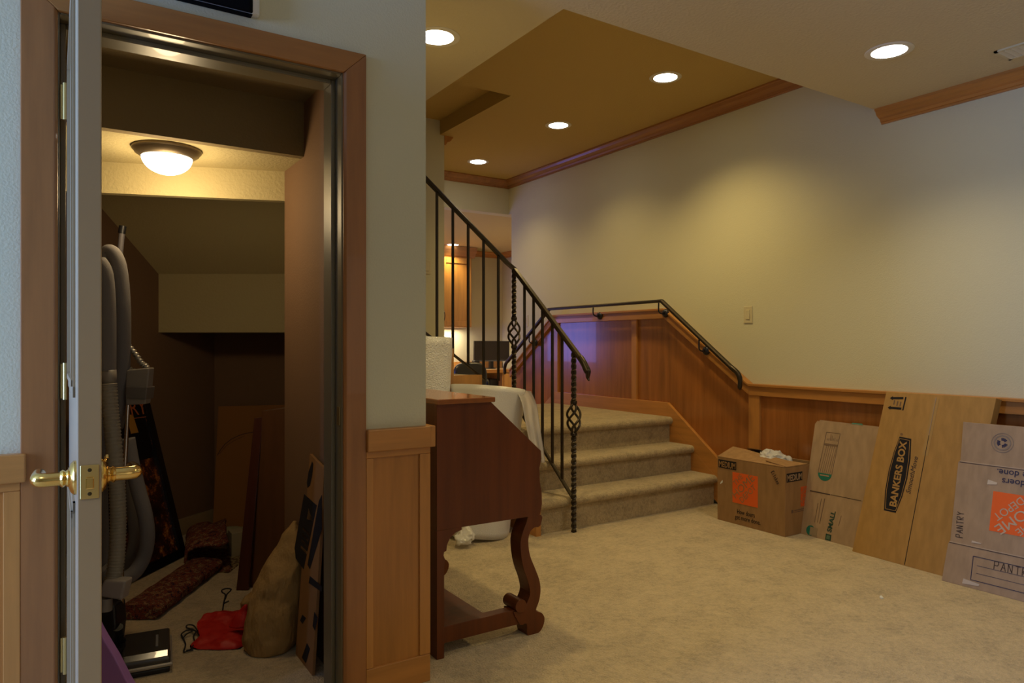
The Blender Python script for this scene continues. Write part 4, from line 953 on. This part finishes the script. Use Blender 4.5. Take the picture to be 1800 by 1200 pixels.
def ribbon(prof, th, depth0, depth1, base_c, m, name, parent=None, wob=.012):
    """thick folded cloth: profile in (across, height), run away from the viewer"""
    pr = smooth_path([Vector((x, 0, z)) for x, z in prof], 7); b = new(); nD = 10; G = []
    for j in range(nD+1):
        dd = depth0+(depth1-depth0)*j/nD; row = []
        for i, q in enumerate(pr):
            t_ = (pr[min(i+1, len(pr)-1)]-pr[max(i-1, 0)]).normalized(); nn = Vector((-t_.z, 0, t_.x))
            w = wob*noise.noise(Vector((i*.18, j*.5, 3)))
            for k, s in ((0, 0), (1, th)):
                p = q+nn*s+Vector((w, 0, w*.7)); r_ = base_c+camdir(p.x-.43*dd, dd); r_.z = max(.003+k*.001, p.z*(1+.22*math.sin(2.6*j/nD))); row.append(b.verts.new(r_))
        G.append(row)
    m_ = len(pr)
    for j in range(nD):
        A, B = G[j], G[j+1]
        for i in range(m_-1):
            b.faces.new((A[2*i], A[2*i+2], B[2*i+2], B[2*i])); b.faces.new((A[2*i+1], B[2*i+1], B[2*i+3], A[2*i+3]))
        for i in (0, m_-1): b.faces.new((A[2*i], B[2*i], B[2*i+1], A[2*i+1]))
    for j in (0, nD):
        for i in range(m_-1): b.faces.new((G[j][2*i], G[j][2*i+1], G[j][2*i+3], G[j][2*i+2]))
    return obj(name, b, m, parent, smooth='all')
bc = P(366, d=3.58); bc.z = 0
RG2 = thing('folded_rug', 'bunched patterned rug folded open toward the front, by the leaning boards', 'rug', bc)
ribbon([(.112, .010), (.05, .008), (-.03, .022), (-.09, .045), (-.108, .070), (-.10, .100), (-.06, .122), (.0, .128), (.05, .128), (.085, .142), (.10, .148)], .014, -.03, .36, bc, M_rug, 'upper_fold', RG2)
b = new(); prism(b, [bc+camdir(x, y) for x, y in ((-.10, -.02), (.12, -.04), (.12, .30), (-.10, .30))], (0, 0, .004)); obj('underside', b, M_rugback, RG2)
# cardboard sheet at the back with a pencil curve
cs0 = P(374, 921, d=4.45); cs0.z = 0; csu = camdir(1, 0); cst = P(384, 714, d=4.475)-cs0; FS = Frame(cs0, csu, cst-csu*cst.dot(csu))
CS = thing('cardboard_sheet', 'plain orange-brown cardboard sheet with a faint curved line at the closet back', 'cardboard', FS.at(.2, 0))
hh = FS.px(384, 714)
b = new(); prism(b, [FS.at(0, 0), FS.at(.46, 0), FS.at(.46, hh[1]+.01), FS.at(hh[0], hh[1])], -FS.n*.006); obj('sheet', b, mat('orange_cardboard', (.33, .14, .03), .8), CS)
b = new(); stroke(FS, b, [FS.px(*p) for p in ((382, 800), (388, 790), (396, 780), (406, 772), (418, 766), (430, 762), (445, 759))], .004); stroke(FS, b, [FS.px(*p) for p in ((386, 797), (398, 783), (412, 774), (430, 766))], .002); obj('drawn_curve', b, M_ink, CS)
# boards leaning behind the closet wall end
def board(name, label, bl, br, tl, tr, dep_b, dep_t, th, m, tone=None):
    q = [P(bl[0], bl[1], d=dep_b), P(br[0], br[1], d=dep_b), P(tr[0], tr[1], d=dep_t), P(tl[0], tl[1], d=dep_t)]
    q[0].z = q[1].z = 0
    b = new(); prism(b, q, camdir(0, th)); o = obj(name, b, m, bev=.002); props(o, label, 'board'); return o
M_red = wood('red_stained_board', (.075, .018, .009), 'Z'); M_brn = wood('brown_board', (.12, .046, .014), 'Z')
board('wooden_board', 'narrow dark reddish board, shorter of two leaning at the closet back', (415, 1037), (436, 1037), (447, 735), (462, 733), 3.29, 3.38, .02, M_red)
board('wooden_board', 'wider brown board, taller of two leaning against the closet wall end', (437, 1035), (494, 1035), (461, 722), (519, 714), 3.33, 3.38, .06, M_brn)
# small cream pillow and packet behind
blob('small_cushion', [(951, 396, 428, 4.05, .05), (944, 392, 430, 4.06, .06), (934, 393, 430, 4.07, .055), (926, 398, 428, 4.08, .02)], mat('cream_cloth', (.36, .34, .20), .9), amp=.006, label='small pale green cushion beside the leaning boards', cat='cushion')
b = new(); c = P(414, d=3.86); c.z = 0; box(b, c.x-.03, c.x+.04, c.y-.05, c.y+.05, 0, .13); o = obj('paper_packet', b, mat('off_white_paper', (.38, .32, .2), .7), bev=.003); props(o, 'upright off-white packet under the pale cushion by the boards', 'packet')
# tan sack
M_sack = mat('tan_canvas', (.36, .225, .085), .85, spec=.2); f, _ = tex_noise(M_sack, 9, 4, (1.4, 1.4, .6), .5, (.5, .4, 0)); bump(M_sack, f, .9, .05)
BG = thing('canvas_bag', 'tan canvas sack slumped against a printed carton inside the closet', 'bag', P(480, d=2.67)-Vector((0, 0, H)))
blob('sack', [(1158, 462, 492, 2.66, .05), (1150, 446, 503, 2.67, .085), (1138, 438, 515, 2.68, .10), (1112, 431, 527, 2.69, .11), (1072, 436, 532, 2.70, .11), (1022, 450, 538, 2.72, .10), (982, 472, 543, 2.74, .085), (958, 488, 543, 2.76, .07), (940, 498, 535, 2.77, .05), (927, 509, 526, 2.78, .03), (916, 515, 521, 2.79, .01)], M_sack, BG, amp=.013, fr=10, seg=72, sub=8)
blob('sack_corner', [(1068, 424, 456, 2.86, .03), (1058, 424, 455, 2.86, .035), (1048, 430, 452, 2.86, .02), (1040, 440, 450, 2.86, .006)], M_sack, BG, amp=.008, fr=18)
# printed carton leaning on the closet's right wall
Y5a, Y5b = 2.43, 2.635
a5 = Vector((.738, Y5b, 0)); v5 = Vector((.044, 0, .745)); F5 = Frame(a5, (0, -1, 0), v5)
B5 = thing('flattened_carton', 'narrow black-printed flattened carton leaning on the closet wall behind the sack', 'box', (.74, 2.53, 0))
L5 = v5.length
b = new(); prism(b, [F5.at(0, 0), F5.at(Y5b-Y5a, -.0), F5.at(Y5b-Y5a, L5-.03), F5.at(.03, L5)], -F5.n*.010); obj('carton', b, mat('warm_cardboard', (.28, .135, .04), .8), B5)
def reg(pts, name, m=M_inkblk): 
    b = new(); F5.poly(b, [F5.px(*p) for p in pts]); obj(name, b, m, B5)
reg([(535, 868), (557, 888), (534, 1000), (516, 975)], 'black_panel'); reg([(561, 880), (566, 870), (566, 930), (545, 1000), (541, 992)], 'black_panel')
reg([(549, 811), (551, 815), (549, 835), (545, 853), (541, 857), (540, 848), (543, 828)], 'black_oval')
reg([(543, 893), (550, 915), (540, 912)], 'triangle_mark', M_card)
reg([(545, 1012), (566, 1030), (566, 1040), (543, 1024)], 'black_bar'); reg([(532, 1080), (538, 1086), (532, 1096), (528, 1090)], 'small_mark')
reg([(553, 1075), (559, 1085), (554, 1108), (550, 1100)], 'small_mark'); reg([(540, 1130), (545, 1140), (538, 1165), (531, 1155)], 'small_mark')
for i in range(4): reg([(533-i*1.2, 925+i*11), (544-i*1.2, 936+i*11), (543.4-i*1.2, 941+i*11), (532.4-i*1.2, 930+i*11)], 'small_print', M_card)
# red bag with black drawstring
M_redc = mat('red_nylon', (.46, .009, .005), .5, spec=.4); f, _ = tex_noise(M_redc, 12, 3); bump(M_redc, f, .4, .02)
RB = thing('drawstring_bag', 'bright red nylon bag with black drawstring on the closet carpet', 'bag', P(385, d=2.75)-Vector((0, 0, H)))
blob('pouch', [(1144, 338, 424, 2.66, .012), (1138, 334, 432, 2.69, .05), (1128, 340, 436, 2.71, .07), (1112, 352, 436, 2.76, .09), (1100, 352, 436, 2.80, .08), (1090, 350, 436, 2.84, .05), (1080, 360, 436, 2.87, .025), (1074, 378, 436, 2.88, .010)], M_redc, RB, amp=.012, fr=16, seg=56, rnd=3)
blob('pouch_peak', [(1100, 404, 437, 2.74, .02), (1085, 410, 437, 2.75, .018), (1072, 420, 436, 2.76, .012), (1062, 430, 435, 2.76, .004)], M_redc, RB, amp=.006, fr=20)
M_cord = mat('black_cord', (.01, .01, .012), .7)
zc = .006
def cord(pts, r=.0028): 
    b = new(); tube(b, smooth_path([P(u, v, Z=z) for u, v, z in pts], 6), r, 8); return b
obj('drawstring', cord([(340, 1142, zc), (333, 1143, zc), (323, 1145, zc), (326, 1132, zc), (321, 1120, zc), (319, 1114, .01), (330, 1107, .012), (344, 1109, .012), (340, 1118, zc), (342, 1128, zc), (336, 1140, zc), (328, 1143, .01)]), M_cord, RB, smooth='all')
obj('drawstring', cord([(352, 1118, .01), (347, 1108, .014), (340, 1099, .014), (330, 1098, .014), (328, 1103, .012), (340, 1107, .014), (328, 1114, .012), (322, 1121, .008)]), M_cord, RB, smooth='all')
obj('drawstring', cord([(346, 1109, .01), (352, 1118, .012), (360, 1114, .014), (366, 1117, .02)]), M_cord, RB, smooth='all')
# black wire hook standing behind the red bag
b = new(); tube(b, pxpath([(391, 1078, 2.92), (393, 1060, 2.92), (397, 1050, 2.92), (399, 1044, 2.92), (405, 1038, 2.92), (406, 1035, 2.92), (398, 1034, 2.92), (390, 1037, 2.92), (391, 1041, 2.92), (396, 1045, 2.92), (394, 1056, 2.92), (392, 1068, 2.92), (390, 1079, 2.92)], 5), .0028, 8)
tube(b, [P(394, 1060, d=2.92), P(402, 1056, d=2.90)], .003, 8); tube(b, [P(391, 1075, d=2.92), P(390, 1096, d=2.92)], .003, 8)
o = obj('wire_hook', b, M_cord, smooth='all'); props(o, 'looped black wire hook sticking up behind the red bag', 'hook')

# ================================================================ OFFICE BEYOND
YW = 9.16
KB = thing('wall_cabinet', 'honey wood wall cabinet with crown, two panelled doors, in the far office', 'cabinet', (4.5, YW-.15, 1.40))
b = new(); box(b, 4.05, 5.0, YW-.31, YW, 1.405, 2.42); obj('body', b, M_cab, KB)
b = new(); prism(b, [(4.03, YW-.31, 2.40), (4.03, YW-.33, 2.42), (4.03, YW-.38, 2.50), (4.03, YW-.40, 2.545), (4.03, YW-.0, 2.545), (4.03, YW-.0, 2.40)], (1.02, 0, 0)); obj('crown', b, wood('crown_cab', (.36, .16, .05), 'X'), KB)
for (x0, x1, hx) in ((4.065, 4.505, 4.475), (4.515, 4.985, 4.545)):
    z0, z1 = 1.42, 2.38; yf = YW-.31
    b = new(); box(b, x0, x0+.065, yf-.022, yf, z0, z1); box(b, x1-.065, x1, yf-.022, yf, z0, z1); box(b, x0+.065, x1-.065, yf-.022, yf, z0, z0+.07); box(b, x0+.065, x1-.065, yf-.022, yf, z1-.07, z1); box(b, x0+.065, x1-.065, yf-.010, yf, z0+.07, z1-.07)
    dd = obj('door', b, M_cab, KB, bev=.004)
    b = new(); tube(b, smooth_path([(hx, yf-.022, 1.49), (hx, yf-.045, 1.52), (hx+.006, yf-.042, 1.56), (hx, yf-.045, 1.60), (hx, yf-.022, 1.63)], 4), .006, 8); obj('handle', b, M_black, dd, smooth=True)
DS = thing('office_desk', 'wooden built-in desk run with pale top along the far office wall', 'desk', (4.7, YW-.3, 0))
b = new(); box(b, 1.66, 5.70, 8.50, YW-.001, .775, .80); obj('worktop', b, mat('pale_worktop', (.50, .34, .19), .4), DS, bev=.004)
b = new(); box(b, 1.66, 5.70, 8.49, 8.50, .755, .80); obj('edge_strip', b, M_mx, DS)
b = new(); box(b, 1.66, 5.70, YW-.02, YW-.001, .80, .90); obj('backsplash', b, M_cab, DS)
x0 = P(883, Y=8.52).x; b = new(); box(b, x0, 5.70, 8.52, 9.1, 0, .755); dq = obj('drawer_unit', b, M_cab, DS)
for z0, z1 in ((.52, .74), (.28, .50), (.04, .26)):
    b = new(); box(b, x0+.02, x0+.45, 8.50, 8.52, z0, z1); d_ = obj('drawer', b, M_cab, DS, bev=.003)
    b = new(); tube(b, smooth_path([(x0+.14, 8.50, (z0+z1)/2), (x0+.16, 8.475, (z0+z1)/2), (x0+.24, 8.475, (z0+z1)/2), (x0+.26, 8.50, (z0+z1)/2)], 3), .006, 8); obj('handle', b, M_black, d_, smooth=True)
b = new(); box(b, 1.6, 3.9, 8.6, 9.1, 0, .755); obj('drawer_unit', b, M_cab, DS)
YM = 8.86; ml, mr = P(833.5, 599, Y=YM), P(895.5, 633, Y=YM); mc = (ml.x+mr.x)/2
MN = thing('monitor', 'wide black computer monitor on the far office desk', 'monitor', (mc, YM, .80))
b = new(); box(b, ml.x, mr.x, YM, YM+.03, mr.z, ml.z); obj('screen', b, mat('screen_dark', (.022, .014, .010), .3), MN, bev=.003)
b = new(); box(b, ml.x, mr.x, YM-.004, YM, mr.z-.012, mr.z+.006); obj('bezel', b, mat('grey_bezel', (.10, .11, .14), .4), MN)
b = new(); box(b, mc-.02, mc+.02, YM+.03, YM+.06, .80, 1.05); box(b, mc-.025, mc+.025, YM-.0, YM+.06, .80, .93); obj('stand', b, M_black, MN)
b = new(); lathe(b, [(0, 0), (.085, 0), (.07, .012), (0, .014)], (mc, YM+.04, .80), 24); obj('foot', b, M_black, MN, smooth=True)
b = new(); q = P(838, Y=8.72); box(b, q.x-.045, q.x+.045, 8.70, 8.79, .80, .93); o = obj('desk_speaker', b, M_black, bev=.015, seg=3); props(o, 'small dark desktop speaker under the left end of the monitor', 'speaker')
CH = thing('office_chair', 'black rounded-back office chair facing the far office desk', 'chair', P(829, d=8.7)-Vector((0, 0, H)))
cc = P(829, d=8.7); cx, cy = cc.x, cc.y
M_lea = mat('black_leather', (.012, .012, .016), .35)
b = new(); pts = []
for k in range(25):
    a = PI*k/24; pts.append((cx+.235*math.copysign(abs(math.cos(a))**.6, math.cos(a)), cy, .72+.215*abs(math.sin(a))**.6))
pts = [(cx+.20, cy, .50)]+pts+[(cx-.20, cy, .50)]; prism(b, pts, (0, .08, 0)); obj('backrest', b, M_lea, CH, bev=.03, seg=4, smooth=True)
b = new(); box(b, cx-.25, cx+.25, cy+.04, cy+.52, .43, .52); obj('seat', b, M_lea, CH, bev=.04, seg=4, smooth=True)
b = new(); tube(b, [(cx, cy+.28, .08), (cx, cy+.28, .44)], .03, 14); obj('gas_column', b, M_black, CH, smooth=True)
for k in range(5):
    a = 2*PI*k/5+.3; b = new(); tube(b, [(cx, cy+.28, .10), (cx+.28*math.cos(a), cy+.28+.28*math.sin(a), .06)], [.025, .015], 10); l_ = obj('leg', b, M_black, CH, smooth=True)
    b = new(); lathe(b, [(0, -.02), (.028, -.02), (.028, .02), (0, .02)], (cx+.28*math.cos(a), cy+.28+.28*math.sin(a), .028), 14, ax=Vector((-math.sin(a), math.cos(a), 0))); obj('caster', b, M_black, l_, smooth=True)
for s in (-1, 1):
    b = new(); tube(b, smooth_path([(cx+s*.24, cy+.10, .47), (cx+s*.29, cy+.10, .58), (cx+s*.29, cy+.12, .70), (cx+s*.28, cy+.35, .70)], 4), .018, 10); obj('armrest', b, M_black, CH, smooth=True)
q = P(866, Y=8.75); b = new(); box(b, q.x-.12, q.x+.12, 8.62, 9.05, 0, .66); o = obj('computer_tower', b, M_black, bev=.008); props(o, 'black computer tower under the far office desk, right of the chair', 'computer')
